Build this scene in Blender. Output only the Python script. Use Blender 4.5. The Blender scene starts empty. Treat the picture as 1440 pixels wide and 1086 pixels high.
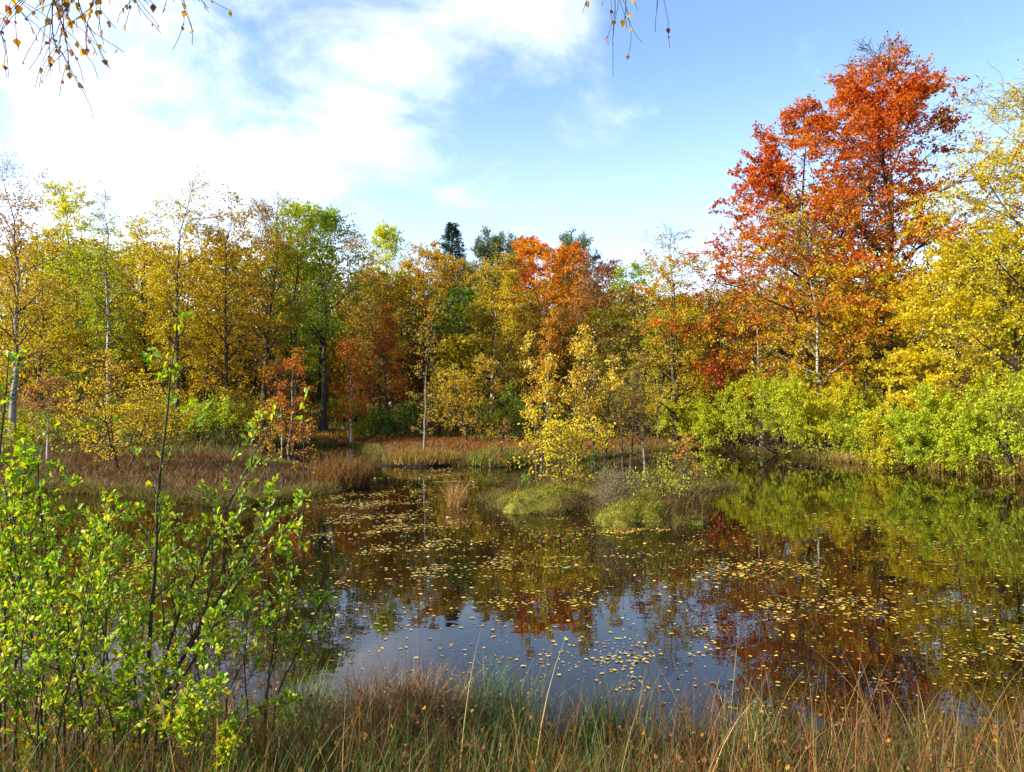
import bpy, math, random
import numpy as np
from mathutils import Vector, Matrix

sc = bpy.context.scene
COL = sc.collection
R = math.radians

# ------------------------------------------------------------------ camera
F_PX, W_PX, H_PX = 1100.0, 1440.0, 1086.0
CAM_Z, TILT = 2.5, math.atan(22.0 / 1100.0)
cam_d = bpy.data.cameras.new('camera')
cam = bpy.data.objects.new('camera', cam_d)
COL.objects.link(cam)
cam_d.sensor_width = 36.0
cam_d.lens = 36.0 * F_PX / W_PX
cam_d.clip_start, cam_d.clip_end = 0.05, 9000.0
cam.location = (0, 0, CAM_Z)
cam.rotation_euler = (math.pi / 2 + TILT, 0, 0)
sc.camera = cam

# ------------------------------------------------------------------ sun, sky, exposure
SUN_AZ, SUN_EL = -110.0, 30.0           # degrees from +Y towards +X, degrees above the horizon
sun_d = bpy.data.lights.new('sun', 'SUN')
sun = bpy.data.objects.new('sun', sun_d)
COL.objects.link(sun)
sun_d.energy = 4.6
sun_d.angle = R(0.5)
sun_d.color = (1.0, 0.93, 0.80)
to_sun = Vector((math.sin(R(SUN_AZ)) * math.cos(R(SUN_EL)), math.cos(R(SUN_AZ)) * math.cos(R(SUN_EL)), math.sin(R(SUN_EL))))
sun.rotation_euler = to_sun.to_track_quat('Z', 'Y').to_euler()
sun.location = to_sun * 200

sc.view_settings.view_transform = 'Standard'
sc.view_settings.look = 'None'
sc.view_settings.gamma = 1.0
sc.view_settings.exposure = 1.42
sc.cycles.max_bounces = 9
sc.cycles.diffuse_bounces = 7
sc.cycles.glossy_bounces = 3
sc.cycles.transmission_bounces = 7
sc.cycles.caustics_reflective = False
sc.cycles.caustics_refractive = False

world = bpy.data.worlds.new('World')
sc.world = world
world.use_nodes = True


class NT:
    """small helper for wiring node trees"""
    def __init__(self, tree):
        self.t = tree
        tree.nodes.clear()

    def n(self, kind, **kw):
        nd = self.t.nodes.new(kind)
        for k, v in kw.items():
            if k.startswith('i_'):
                nd.inputs[k[2:].replace('_', ' ')].default_value = v
            else:
                setattr(nd, k, v)
        return nd

    def l(self, a, b):
        self.t.links.new(a, b)

    def val(self, sock, v):
        if hasattr(v, 'is_output'):
            self.l(v, sock)
        else:
            sock.default_value = v

    def math(self, op, a, b=0.0, clamp=False):
        nd = self.n('ShaderNodeMath', operation=op, use_clamp=clamp)
        self.val(nd.inputs[0], a)
        self.val(nd.inputs[1], b)
        return nd.outputs[0]

    def mix(self, f, a, b, mode='MIX'):
        nd = self.n('ShaderNodeMix', data_type='RGBA', blend_type=mode)
        self.val(nd.inputs[0], f)
        self.val(nd.inputs[6], a)
        self.val(nd.inputs[7], b)
        return nd.outputs[2]

    def noise(self, vec, scale, detail=3.0, rough=0.55, dist=0.0):
        nd = self.n('ShaderNodeTexNoise')
        nd.inputs['Scale'].default_value = scale
        nd.inputs['Detail'].default_value = detail
        nd.inputs['Roughness'].default_value = rough
        nd.inputs['Distortion'].default_value = dist
        if vec is not None:
            self.l(vec, nd.inputs['Vector'])
        return nd.outputs[0]

    def ramp(self, f, stops):
        nd = self.n('ShaderNodeValToRGB')
        cr = nd.color_ramp
        while len(cr.elements) < len(stops):
            cr.elements.new(0.5)
        for e, (p, c) in zip(cr.elements, stops):
            e.position = p
            e.color = c if len(c) == 4 else (*c, 1)
        self.l(f, nd.inputs[0])
        return nd.outputs[0]

    def smooth(self, v, a, b):
        nd = self.n('ShaderNodeMapRange', interpolation_type='SMOOTHSTEP')
        self.val(nd.inputs[0], v)
        nd.inputs[1].default_value = a
        nd.inputs[2].default_value = b
        return nd.outputs[0]


w = NT(world.node_tree)
sky = w.n('ShaderNodeTexSky', sky_type='NISHITA')
sky.sun_disc = False
sky.sun_elevation = R(SUN_EL)
sky.sun_rotation = R(SUN_AZ % 360)
sky.altitude = 50
sky.air_density = 1.0
sky.dust_density = 0.6
sky.ozone_density = 3.2
tc = w.n('ShaderNodeTexCoord')
sep = w.n('ShaderNodeSeparateXYZ')
w.l(tc.outputs['Generated'], sep.inputs[0])
zz = w.math('MAXIMUM', sep.outputs[2], 0.0)
den = w.math('ADD', zz, 0.34)
cmb = w.n('ShaderNodeCombineXYZ')
w.l(w.math('DIVIDE', sep.outputs[0], den), cmb.inputs[0])
w.l(w.math('DIVIDE', sep.outputs[1], den), cmb.inputs[1])
big = w.noise(cmb.outputs[0], 1.3, 5.0, 0.6, 0.4)
fine = w.noise(cmb.outputs[0], 4.2, 8.0, 0.62, 0.6)


def toward(v):
    d = Vector(v).normalized()
    nd = w.n('ShaderNodeVectorMath', operation='DOT_PRODUCT')
    w.l(tc.outputs['Generated'], nd.inputs[0])
    nd.inputs[1].default_value = d
    return nd.outputs['Value']


m1 = w.smooth(toward((-0.72, 1, 0.24)), 0.86, 0.985)
m2 = w.smooth(toward((-0.08, 1, 0.60)), 0.968, 0.996)
m3 = w.smooth(toward((-0.36, 1, 0.44)), 0.962, 0.996)
bias = w.math('MAXIMUM', w.math('MULTIPLY', m1, 0.19), w.math('MAXIMUM', w.math('MULTIPLY', m2, 0.13), w.math('MULTIPLY', m3, 0.13)))
dens = w.math('ADD', w.math('ADD', w.math('MULTIPLY', big, 0.5), w.math('MULTIPLY', fine, 0.5)), bias)
cov = w.smooth(dens, 0.50, 0.90)
low = w.smooth(w.math('ADD', fine, w.math('MULTIPLY', w.smooth(zz, 0.30, 0.12), 0.10)), 0.60, 0.80)
cov = w.math('MAXIMUM', cov, w.math('MULTIPLY', low, 0.30))
hz = w.math('MULTIPLY', w.smooth(zz, 0.42, 0.0), 0.40)
skyc = w.mix(hz, sky.outputs[0], (6.0, 6.4, 7.0, 1))
skyc = w.mix(cov, skyc, (6.8, 6.8, 6.9, 1))
bg = w.n('ShaderNodeBackground')
w.l(skyc, bg.inputs[0])
bg.inputs[1].default_value = 0.122
wo = w.n('ShaderNodeOutputWorld')
w.l(bg.outputs[0], wo.inputs[0])

# ------------------------------------------------------------------ helpers
CT, ST = math.cos(TILT), math.sin(TILT)


def ray(px, py):
    a = (px - W_PX / 2) / F_PX
    b = (H_PX / 2 - py) / F_PX
    return a, CT - b * ST, ST + b * CT     # x, y, z of the ray


def at_d(px, py, d):
    x, y, z = ray(px, py)
    k = d / y
    return np.array([x * k, d, CAM_Z + z * k])


def tag(o, label=None, cat=None, group=None, kind=None):
    for k, v in (('label', label), ('category', cat), ('group', group), ('kind', kind)):
        if v:
            o[k] = v
    return o


def empty(name, loc, label, cat, group=None):
    o = bpy.data.objects.new(name, None)
    o.empty_display_size = 0.2
    o.location = loc
    COL.objects.link(o)
    return tag(o, label, cat, group)


def mesh(name, V, faces, mat, col=None, parent=None, smooth=False, loc=None):
    """faces: list of int arrays (n, k), k = 3 or 4 or more"""
    V = np.asarray(V, dtype=np.float32).reshape(-1, 3)
    me = bpy.data.meshes.new(name)
    me.vertices.add(len(V))
    if loc is not None:
        V = V - np.asarray(loc, dtype=np.float32)
    me.vertices.foreach_set('co', V.ravel())
    if not isinstance(faces, list):
        faces = [faces]
    faces = [np.asarray(f, dtype=np.int32) for f in faces if len(f)]
    nl = sum(f.size for f in faces)
    npoly = sum(len(f) for f in faces)
    me.loops.add(nl)
    me.polygons.add(npoly)
    me.loops.foreach_set('vertex_index', np.concatenate([f.ravel() for f in faces]))
    st, off = [], 0
    for f in faces:
        st.append(off + np.arange(len(f)) * f.shape[1])
        off += f.size
    me.polygons.foreach_set('loop_start', np.concatenate(st).astype(np.int32))
    if smooth:
        me.polygons.foreach_set('use_smooth', np.ones(npoly, dtype=bool))
    me.update(calc_edges=True)
    if col is not None:
        c = np.ones((len(V), 4), dtype=np.float32)
        c[:, :3] = col
        at = me.color_attributes.new('Col', 'FLOAT_COLOR', 'POINT')
        at.data.foreach_set('color', c.ravel())
    me.materials.append(mat)
    o = bpy.data.objects.new(name, me)
    COL.objects.link(o)
    if parent is not None:
        o.parent = parent
    elif loc is not None:
        o.location = loc
    return o


def norm(a):
    return a / np.maximum(np.linalg.norm(a, axis=-1, keepdims=True), 1e-9)


def lowfreq(p, seed, scale):
    r = np.random.default_rng(seed)
    out = np.zeros(len(p))
    for k in range(5):
        f = r.normal(size=3) * scale * (0.7 + 0.5 * k)
        out += np.sin(p @ f + r.uniform(0, 6.28)) / (1 + 0.5 * k)
    return out / 2.6


# ------------------------------------------------------------------ materials
def new_mat(name):
    m = bpy.data.materials.new(name)
    m.use_nodes = True
    return m, NT(m.node_tree)


def leaf_material(name, trans=0.42, rough=0.45, spec=0.25, warm=1.0):
    m, t = new_mat(name)
    at = t.n('ShaderNodeAttribute', attribute_name='Col')
    oi = t.n('ShaderNodeObjectInfo')
    col = t.mix(1.0, at.outputs[0], oi.outputs['Color'], 'MULTIPLY')
    p = t.n('ShaderNodeBsdfPrincipled')
    t.l(col, p.inputs['Base Color'])
    p.inputs['Roughness'].default_value = rough
    p.inputs['Specular IOR Level'].default_value = spec
    tr = t.n('ShaderNodeBsdfTranslucent')
    hs = t.n('ShaderNodeHueSaturation')
    hs.inputs['Saturation'].default_value = 1.15
    hs.inputs['Value'].default_value = 1.45
    t.l(col, hs.inputs['Color'])
    t.l(hs.outputs[0], tr.inputs[0])
    mx = t.n('ShaderNodeMixShader')
    mx.inputs[0].default_value = trans
    t.l(p.outputs[0], mx.inputs[1])
    t.l(tr.outputs[0], mx.inputs[2])
    o = t.n('ShaderNodeOutputMaterial')
    t.l(mx.outputs[0], o.inputs[0])
    return m


def bark_material(name, birch=False):
    m, t = new_mat(name)
    at = t.n('ShaderNodeAttribute', attribute_name='Col')
    tcn = t.n('ShaderNodeTexCoord')
    mp = t.n('ShaderNodeMapping')
    mp.inputs['Scale'].default_value = (3, 3, 9) if birch else (10, 10, 1.6)
    t.l(tcn.outputs['Object'], mp.inputs[0])
    f = t.noise(mp.outputs[0], 1.3, 5.0, 0.65)
    if birch:
        f2 = t.noise(tcn.outputs['Object'], 0.9, 3.0, 0.6)
        k = t.smooth(t.math('ADD', f, t.math('MULTIPLY', f2, 0.45)), 0.74, 0.84)
        c = t.mix(k, at.outputs[0], (0.035, 0.028, 0.022, 1))
    else:
        c = t.mix(1.0, at.outputs[0], t.ramp(f, [(0.3, (0.45, 0.43, 0.40)), (0.7, (1.15, 1.15, 1.1))]), 'MULTIPLY')
    p = t.n('ShaderNodeBsdfPrincipled')
    t.l(c, p.inputs['Base Color'])
    p.inputs['Roughness'].default_value = 0.85
    p.inputs['Specular IOR Level'].default_value = 0.2
    b = t.n('ShaderNodeBump')
    b.inputs['Strength'].default_value = 0.5
    b.inputs['Distance'].default_value = 0.03
    t.l(f, b.inputs['Height'])
    t.l(b.outputs[0], p.inputs['Normal'])
    o = t.n('ShaderNodeOutputMaterial')
    t.l(p.outputs[0], o.inputs[0])
    return m


M_LEAF = leaf_material('leaf_autumn', 0.5)
M_LEAF_NEAR = leaf_material('leaf_fresh_green', 0.45, 0.42, 0.35)
M_NEEDLE = leaf_material('needles', 0.15, 0.6, 0.2)
M_GRASS = leaf_material('grass_blades', 0.35, 0.55, 0.2)
M_FLOAT = leaf_material('floating_leaf', 0.12, 0.38, 0.45)
M_BARK = bark_material('bark_dark')
M_BIRCH = bark_material('bark_birch', True)

# ------------------------------------------------------------------ the ground and the pond
POND = np.array([(-16, 13), (-9, 9.6), (-5.5, 7.6), (-4, 7.0), (-2.6, 6.3), (-1.2, 6.3), (0.4, 6.1), (1.6, 5.7), (3, 5.5), (5, 5.3), (8, 5.2), (12, 6),
                 (17, 9), (20, 15), (18.5, 21), (16.4, 25), (15.3, 29), (14.1, 32.4), (12.7, 36.7), (10.6, 41.5), (7, 40), (5, 36),
                 (2.6, 33), (0.8, 31), (-1.5, 30.5), (-3.2, 30.6), (-4.7, 31.2), (-5.9, 34), (-7, 38.5), (-8, 43), (-9.5, 45),
                 (-12, 43.5), (-13, 40), (-11.5, 34), (-9.2, 30.5), (-7.2, 28.5), (-5.6, 25.5), (-4.7, 22.6), (-5.4, 20.6), (-6.5, 18.6), (-8.4, 19.4),
                 (-11.5, 21.5), (-14.4, 21.8), (-18, 21), (-21, 18), (-20, 14.5)], dtype=float)
ISLES = [(0.75, 19.6, 1.55, 2.2), (2.75, 17.0, 1.05, 1.6), (2.7, 21.4, 2.1, 3.0), (5.3, 23.2, 1.3, 1.3)]


def pond_sd(x, y):
    """positive on land, metres from the waterline (islands included)"""
    x = np.asarray(x, float)
    y = np.asarray(y, float)
    sh = x.shape
    p = np.stack([x.ravel(), y.ravel()], 1)
    best = np.full(len(p), 1e9)
    inside = np.zeros(len(p), bool)
    n = len(POND)
    for i in range(n):
        a, b = POND[i], POND[(i + 1) % n]
        e = b - a
        tt = np.clip(((p - a) @ e) / (e @ e), 0, 1)
        q = a + tt[:, None] * e
        best = np.minimum(best, np.hypot(*(p - q).T))
        c = (a[1] > p[:, 1]) != (b[1] > p[:, 1])
        xi = a[0] + (p[:, 1] - a[1]) / (e[1] if abs(e[1]) > 1e-9 else 1e-9) * e[0]
        inside ^= c & (p[:, 0] < xi)
    sd = np.where(inside, -best, best)
    sd = sd + 0.22 * np.sin(p[:, 0] * 2.1 + np.sin(p[:, 1] * 1.3) * 1.5) * np.sin(p[:, 1] * 1.9 + 0.7 * p[:, 0]) + 0.10 * np.sin(p[:, 0] * 5.1 + p[:, 1] * 3.3)
    for (cx, cy, rx, ry) in ISLES:
        k = np.hypot((p[:, 0] - cx) / rx, (p[:, 1] - cy) / ry)
        sd = np.maximum(sd, (1 - k) * min(rx, ry) + 0.09 * np.sin(p[:, 0] * 5 + p[:, 1] * 3.1))
    return sd.reshape(sh)


def sstep(v, a, b):
    t = np.clip((v - a) / (b - a), 0, 1)
    return t * t * (3 - 2 * t)


def ground_z(x, y):
    x = np.asarray(x, float)
    y = np.asarray(y, float)
    sd = pond_sd(x, y)
    z = np.where(sd > 0, 0.015 + 0.31 * sstep(sd, 0, 2.2), np.maximum(-0.05 + 0.5 * sd, -1.2))
    z = np.where(sd > 0, z, np.minimum(z, 0.015 + sd * 0.9))
    near = sstep(-y, -5.6, -1.5) * (sd > 0)
    z = z + near * 0.62
    h0 = 45 - 7 * sstep(-x, 12, 30) - 6 * sstep(x, 14, 30)
    up = np.clip(y - h0, 0, None)
    hill = 0.145 * np.minimum(up, 48) * sstep(up, 0, 14) * (1 - 0.55 * sstep(x, 0, 40))
    z = z + hill
    z = z + (0.07 * np.sin(x * 1.7 + 1.1 * np.sin(y * 0.8)) * np.sin(y * 1.3 + x * 0.4)) * sstep(sd, 0.2, 1.5)
    return z


def axis(lo, hi, fine_lo, fine_hi, step):
    a = np.arange(fine_lo, fine_hi + 1e-6, step)
    out_hi, v, s = [], fine_hi, step
    while v < hi:
        s *= 1.35
        v += s
        out_hi.append(min(v, hi))
    out_lo, v, s = [], fine_lo, step
    while v > lo:
        s *= 1.35
        v -= s
        out_lo.append(max(v, lo))
    return np.array(out_lo[::-1] + list(a) + out_hi)


def gz1(x, y):
    return float(ground_z(np.array([x]), np.array([y]))[0])


gx = axis(-3000, 3000, -26, 26, 0.3)
gy = axis(-1500, 4000, -2, 60, 0.3)
GX, GY = np.meshgrid(gx, gy, indexing='ij')
GZ = ground_z(GX, GY)
nx, ny = GX.shape
idx = np.arange(nx * ny).reshape(nx, ny)
quads = np.stack([idx[:-1, :-1], idx[1:, :-1], idx[1:, 1:], idx[:-1, 1:]], -1).reshape(-1, 4)
m_ground, t = new_mat('peaty_ground')
tcn = t.n('ShaderNodeTexCoord')
n1 = t.noise(tcn.outputs['Object'], 0.55, 6.0, 0.65)
n2 = t.noise(tcn.outputs['Object'], 7.0, 5.0, 0.7)
n3 = t.noise(tcn.outputs['Object'], 38.0, 3.0, 0.7)
c = t.ramp(n1, [(0.32, (0.045, 0.030, 0.014)), (0.5, (0.095, 0.055, 0.020)), (0.62, (0.075, 0.070, 0.020)), (0.75, (0.16, 0.075, 0.025))])
c = t.mix(1.0, c, t.ramp(n2, [(0.3, (0.45, 0.42, 0.4)), (0.7, (1.35, 1.3, 1.2))]), 'MULTIPLY')
c = t.mix(1.0, c, t.ramp(n3, [(0.3, (0.6, 0.6, 0.6)), (0.7, (1.4, 1.3, 1.2))]), 'MULTIPLY')
ge = t.n('ShaderNodeNewGeometry')
sp = t.n('ShaderNodeSeparateXYZ')
t.l(ge.outputs['Position'], sp.inputs[0])
wet = t.smooth(t.math('ADD', sp.outputs[2], t.math('MULTIPLY', n2, -0.12)), 0.14, 0.0)
c = t.mix(wet, c, (0.014, 0.010, 0.006, 1))
p = t.n('ShaderNodeBsdfPrincipled')
t.l(c, p.inputs['Base Color'])
p.inputs['Roughness'].default_value = 0.95
p.inputs['Specular IOR Level'].default_value = 0.15
b = t.n('ShaderNodeBump')
b.inputs['Strength'].default_value = 0.8
b.inputs['Distance'].default_value = 0.08
t.l(n2, b.inputs['Height'])
t.l(b.outputs[0], p.inputs['Normal'])
o = t.n('ShaderNodeOutputMaterial')
t.l(p.outputs[0], o.inputs[0])
tag(mesh('ground', np.stack([GX, GY, GZ], -1), quads, m_ground, smooth=True), kind='structure')

m_water, t = new_mat('pond_water')
tcn = t.n('ShaderNodeTexCoord')
p = t.n('ShaderNodeBsdfPrincipled')
nn = t.noise(tcn.outputs['Object'], 0.5, 3.0, 0.6)
t.l(t.ramp(nn, [(0.3, (0.005, 0.003, 0.0014)), (0.7, (0.009, 0.005, 0.002))]), p.inputs['Base Color'])
p.inputs['Roughness'].default_value = 0.012
p.inputs['IOR'].default_value = 1.333
b = t.n('ShaderNodeBump')
b.inputs['Strength'].default_value = 0.35
b.inputs['Distance'].default_value = 0.0035
mp = t.n('ShaderNodeMapping')
mp.inputs['Scale'].default_value = (1.0, 1.6, 1.0)
t.l(tcn.outputs['Object'], mp.inputs[0])
t.l(t.noise(mp.outputs[0], 2.2, 2.0, 0.5), b.inputs['Height'])
t.l(b.outputs[0], p.inputs['Normal'])
o = t.n('ShaderNodeOutputMaterial')
t.l(p.outputs[0], o.inputs[0])
tag(mesh('pond_water', [(-24, 2, 0), (24, 2, 0), (24, 50, 0), (-24, 50, 0)], np.array([[0, 1, 2, 3]]), m_water), kind='structure')

# ------------------------------------------------------------------ growing trees
YEL = (.57, .455, .018)
GOLD = (.44, .31, .018)
ORG = (.44, .145, .010)
RED = (.36, .060, .010)
DRED = (.20, .032, .012)
LIME = (.40, .44, .022)
YGR = (.28, .33, .022)
GRN = (.12, .21, .018)
DGR = (.030, .065, .014)
TAN = (.36, .19, .055)
BRN = (.17, .085, .028)
OLV = (.26, .24, .022)
PALE = (.55, .42, .10)


def tubes(P, Rr, sides):
    """P (N,K,3), Rr (N,K) -> verts, quads"""
    N, K, _ = P.shape
    T = np.empty_like(P)
    T[:, 1:-1] = P[:, 2:] - P[:, :-2]
    T[:, 0] = P[:, 1] - P[:, 0]
    T[:, -1] = P[:, -1] - P[:, -2]
    T = norm(T)
    ref = np.where(np.abs(T[..., 2:3]) > 0.9, np.array([1.0, 0, 0]), np.array([0, 0, 1.0]))
    ref = np.repeat(ref[:, :1], K, 1)
    A = norm(np.cross(T, ref))
    B = np.cross(T, A)
    an = np.arange(sides) / sides * 2 * np.pi
    V = P[:, :, None] + Rr[:, :, None, None] * (np.cos(an)[None, None, :, None] * A[:, :, None] + np.sin(an)[None, None, :, None] * B[:, :, None])
    i = np.arange(N * K * sides).reshape(N, K, sides)
    a, bq = i[:, :-1], i[:, 1:]
    q = np.stack([a, np.roll(a, -1, 2), np.roll(bq, -1, 2), bq], -1).reshape(-1, 4)
    return V.reshape(-1, 3), q


def sample(P, tt):
    """interpolate polylines P (N,K,3) at t (N,M) -> points, tangents"""
    N, K, _ = P.shape
    f = np.clip(tt, 0, 0.9999) * (K - 1)
    i = f.astype(int)
    u = (f - i)[..., None]
    n = np.arange(N)[:, None]
    a, b2 = P[n, i], P[n, i + 1]
    return a + (b2 - a) * u, norm(b2 - a)


def grow(P, Rr, M, t0, t1, ang, lfun, K, rng, bend=0.0, wob=0.15, flat=1.0, rr=0.6, rend=0.15, angj=0.18, rmin=0.002, keep=1.0):
    N = len(P)
    tt = t0 + (t1 - t0) * (np.arange(M)[None] + rng.uniform(0.1, 0.9, (N, M))) / M
    pos, tan = sample(P, tt)
    K0 = Rr.shape[1]
    f = np.clip(tt, 0, 0.999) * (K0 - 1)
    ii = f.astype(int)
    n = np.arange(N)[:, None]
    rad = Rr[n, ii] + (Rr[n, ii + 1] - Rr[n, ii]) * (f - ii)
    pos, tan, tt, rad = pos.reshape(-1, 3), tan.reshape(-1, 3), tt.ravel(), rad.ravel()
    par = np.repeat(np.arange(N), M)
    az = (np.arange(M)[None] * 2.39996 + rng.uniform(0, 6.28, (N, 1)) + rng.normal(0, 0.35, (N, M))).ravel()
    ref = np.where(np.abs(tan[:, 2:3]) > 0.8, np.array([1.0, 0, 0]), np.array([0, 0, 1.0]))
    A = norm(np.cross(tan, ref))
    B = np.cross(tan, A)
    perp = np.cos(az)[:, None] * A + np.sin(az)[:, None] * B
    perp[:, 2] *= flat
    perp = norm(perp)
    an = (ang(tt) if callable(ang) else ang) + rng.normal(0, angj, len(tt))
    d = norm(np.cos(an)[:, None] * tan + np.sin(an)[:, None] * perp)
    L = lfun(tt, par) * rng.uniform(0.7, 1.2, len(tt))
    if keep < 1:
        k = rng.uniform(size=len(tt)) < keep
        pos, d, L, rad, tt, par = pos[k], d[k], L[k], rad[k], tt[k], par[k]
    step = (L / (K - 1))[:, None]
    out = np.empty((len(pos), K, 3))
    out[:, 0] = pos
    cur = pos
    for k in range(1, K):
        d = d + rng.normal(0, wob, d.shape)
        d[:, 2] += bend if np.ndim(bend) == 0 else bend[k]
        d = norm(d)
        cur = cur + d * step
        out[:, k] = cur
    r0 = np.maximum(rad * rr, rmin)
    r = r0[:, None] * np.linspace(1, rend, K)[None]
    return out, np.maximum(r, rmin * 0.6), L, tt, par


RHOMB_V = np.array([(0, 0, 0), (0.38, 0.42, 0.10), (0, 1, 0), (-0.38, 0.42, 0.10)])
RHOMB_F = np.array([(0, 1, 2, 3)])
BIRCH_V = np.array([(0, 0, 0), (0.36, 0.22, 0.06), (0.40, 0.42, 0.08), (0, 1.0, -0.06), (-0.40, 0.42, 0.08), (-0.36, 0.22, 0.06), (0, 0.5, 0)])
BIRCH_F4 = np.array([(0, 1, 2, 6), (0, 6, 4, 5)])
BIRCH_F3 = np.array([(2, 3, 6), (6, 3, 4)])
OBOV_V = np.array([(0, 0, 0), (0.16, 0.25, 0.03), (0.27, 0.62, 0.07), (0.17, 0.90, 0.05), (0, 1.0, -0.03), (-0.17, 0.90, 0.05), (-0.27, 0.62, 0.07), (-0.16, 0.25, 0.03),
                   (0, 0.30, 0), (0, 0.66, 0)])
OBOV_F4 = np.array([(8, 1, 2, 9), (9, 2, 3, 4), (7, 8, 9, 6), (6, 9, 4, 5)])
OBOV_F3 = np.array([(0, 1, 8), (0, 8, 7)])


def leaf_cards(pos, axis_, nrm, size, tmpl, faces):
    """place a leaf outline at every pos: Y of the outline along axis_, Z along nrm"""
    Y = norm(axis_)
    X = norm(np.cross(Y, nrm))
    Z = np.cross(X, Y)
    s = size[:, None, None]
    V = pos[:, None] + s * (tmpl[None, :, 0:1] * X[:, None] + tmpl[None, :, 1:2] * Y[:, None] + tmpl[None, :, 2:3] * Z[:, None])
    n = len(tmpl)
    off = (np.arange(len(pos)) * n)[:, None, None]
    F = [(f[None] + off).reshape(-1, f.shape[1]) for f in faces]
    return V.reshape(-1, 3), F


def pal_col(pal, u):
    pal = np.array(pal)
    f = np.clip(u, 0, 0.9999) * (len(pal) - 1)
    i = f.astype(int)
    return pal[i] + (pal[np.minimum(i + 1, len(pal) - 1)] - pal[i]) * (f - i)[:, None]


PROFILES = {
    'birch': lambda s: np.clip(s + 0.10, 0, 1) ** 0.45 * np.clip(1.12 - s, 0, 1) ** 0.72 * 1.32,
    'dome': lambda s: np.clip(s + 0.18, 0, 1) ** 0.35 * np.clip(1.08 - s, 0, 1) ** 0.5 * 1.2,
    'taper': lambda s: np.clip(s + 0.15, 0, 1) ** 0.3 * np.clip(1.05 - s, 0, 1) ** 1.2 * 1.42,
    'cone': lambda s: np.clip(1.06 - s, 0, 1) ** 0.85,
    'column': lambda s: np.clip(s + 0.1, 0, 1) ** 0.3 * np.clip(1.05 - s, 0, 1) ** 0.45 * 1.2,
}


def skeleton(rng, H, Wd, kind, crown_base, lean, stems, twigs, r0, droop, limbs, detail):
    """returns list of trunk-level polylines and all branch levels, in local coordinates (base at the origin)"""
    prof = PROFILES[kind]
    levels = []
    all_leafy = []
    for s in range(stems):
        K = 12
        h = H * (1 if s == 0 else rng.uniform(0.72, 0.95))
        z = np.linspace(0, 1, K)
        la = rng.uniform(0, 6.28)
        sp = 0.0 if stems == 1 else 0.22 * Wd
        wx = np.cumsum(rng.normal(0, 0.011 * H, K)) * z + lean[0] * z * H + math.cos(la) * sp * z ** 0.7
        wy = np.cumsum(rng.normal(0, 0.011 * H, K)) * z + lean[1] * z * H + math.sin(la) * sp * z ** 0.7
        wx -= wx[0]
        wy -= wy[0]
        off = np.array([math.cos(la), math.sin(la)]) * (0 if stems == 1 else 0.05 * Wd)
        T = np.stack([wx + off[0], wy + off[1], z * h], -1)[None]
        TR = (r0 * (1 if stems == 1 else 0.7) * (1.0 - z) ** 1.15 + 0.006)[None]
        TR[0, 0] *= 1.35
        half = Wd / 2 * (1 if stems == 1 else 0.72)
        angs = {'birch': 0.75, 'dome': 1.02, 'taper': 1.05, 'cone': 1.1, 'column': 0.50}[kind]
        L1 = lambda tt, par: half * prof((tt - crown_base) / (1 - crown_base)) * 1.08 / max(math.sin(angs), 0.6)
        n1 = limbs if stems == 1 else max(8, int(limbs * 0.6))
        P1, R1, LL, t1, _ = grow(T, TR, n1, crown_base, 0.985, lambda q: angs + 0.35 * (0.5 - q) + 0 * q, L1, 7, rng, bend=0.05 if not droop else np.linspace(0.12, -0.14 * droop, 7),
                                 wob=0.11, rr=0.55, keep=0.9)
        P2, R2, L2, t2, _ = grow(P1, R1, detail[0], 0.22, 0.98, 0.85, lambda tt, par: (0.52 * LL[par] * (1.05 - 0.6 * tt) + 0.02 * H), 5, rng,
                                 bend=-0.03 * droop, wob=0.16, flat=0.55, rr=0.6)
        P3, R3, L3, t3, _ = grow(P2, R2, detail[1], 0.2, 1.0, 0.8, lambda tt, par: 0.5 * L2[par] * (1.1 - 0.5 * tt) + 0.012 * H, 4, rng,
                                 bend=-0.10 * droop, wob=0.2, flat=0.7, rr=0.6)
        levels.append((T, TR, P1, R1, P2, R2, P3, R3))
        # carrier twigs for the leaves: the outer half of level 2 and all of level 3
        all_leafy.append((P1, 0.72, h))
        all_leafy.append((P2, 0.35, h))
        all_leafy.append((P3, 0.1, h))
    return levels, all_leafy


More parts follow.
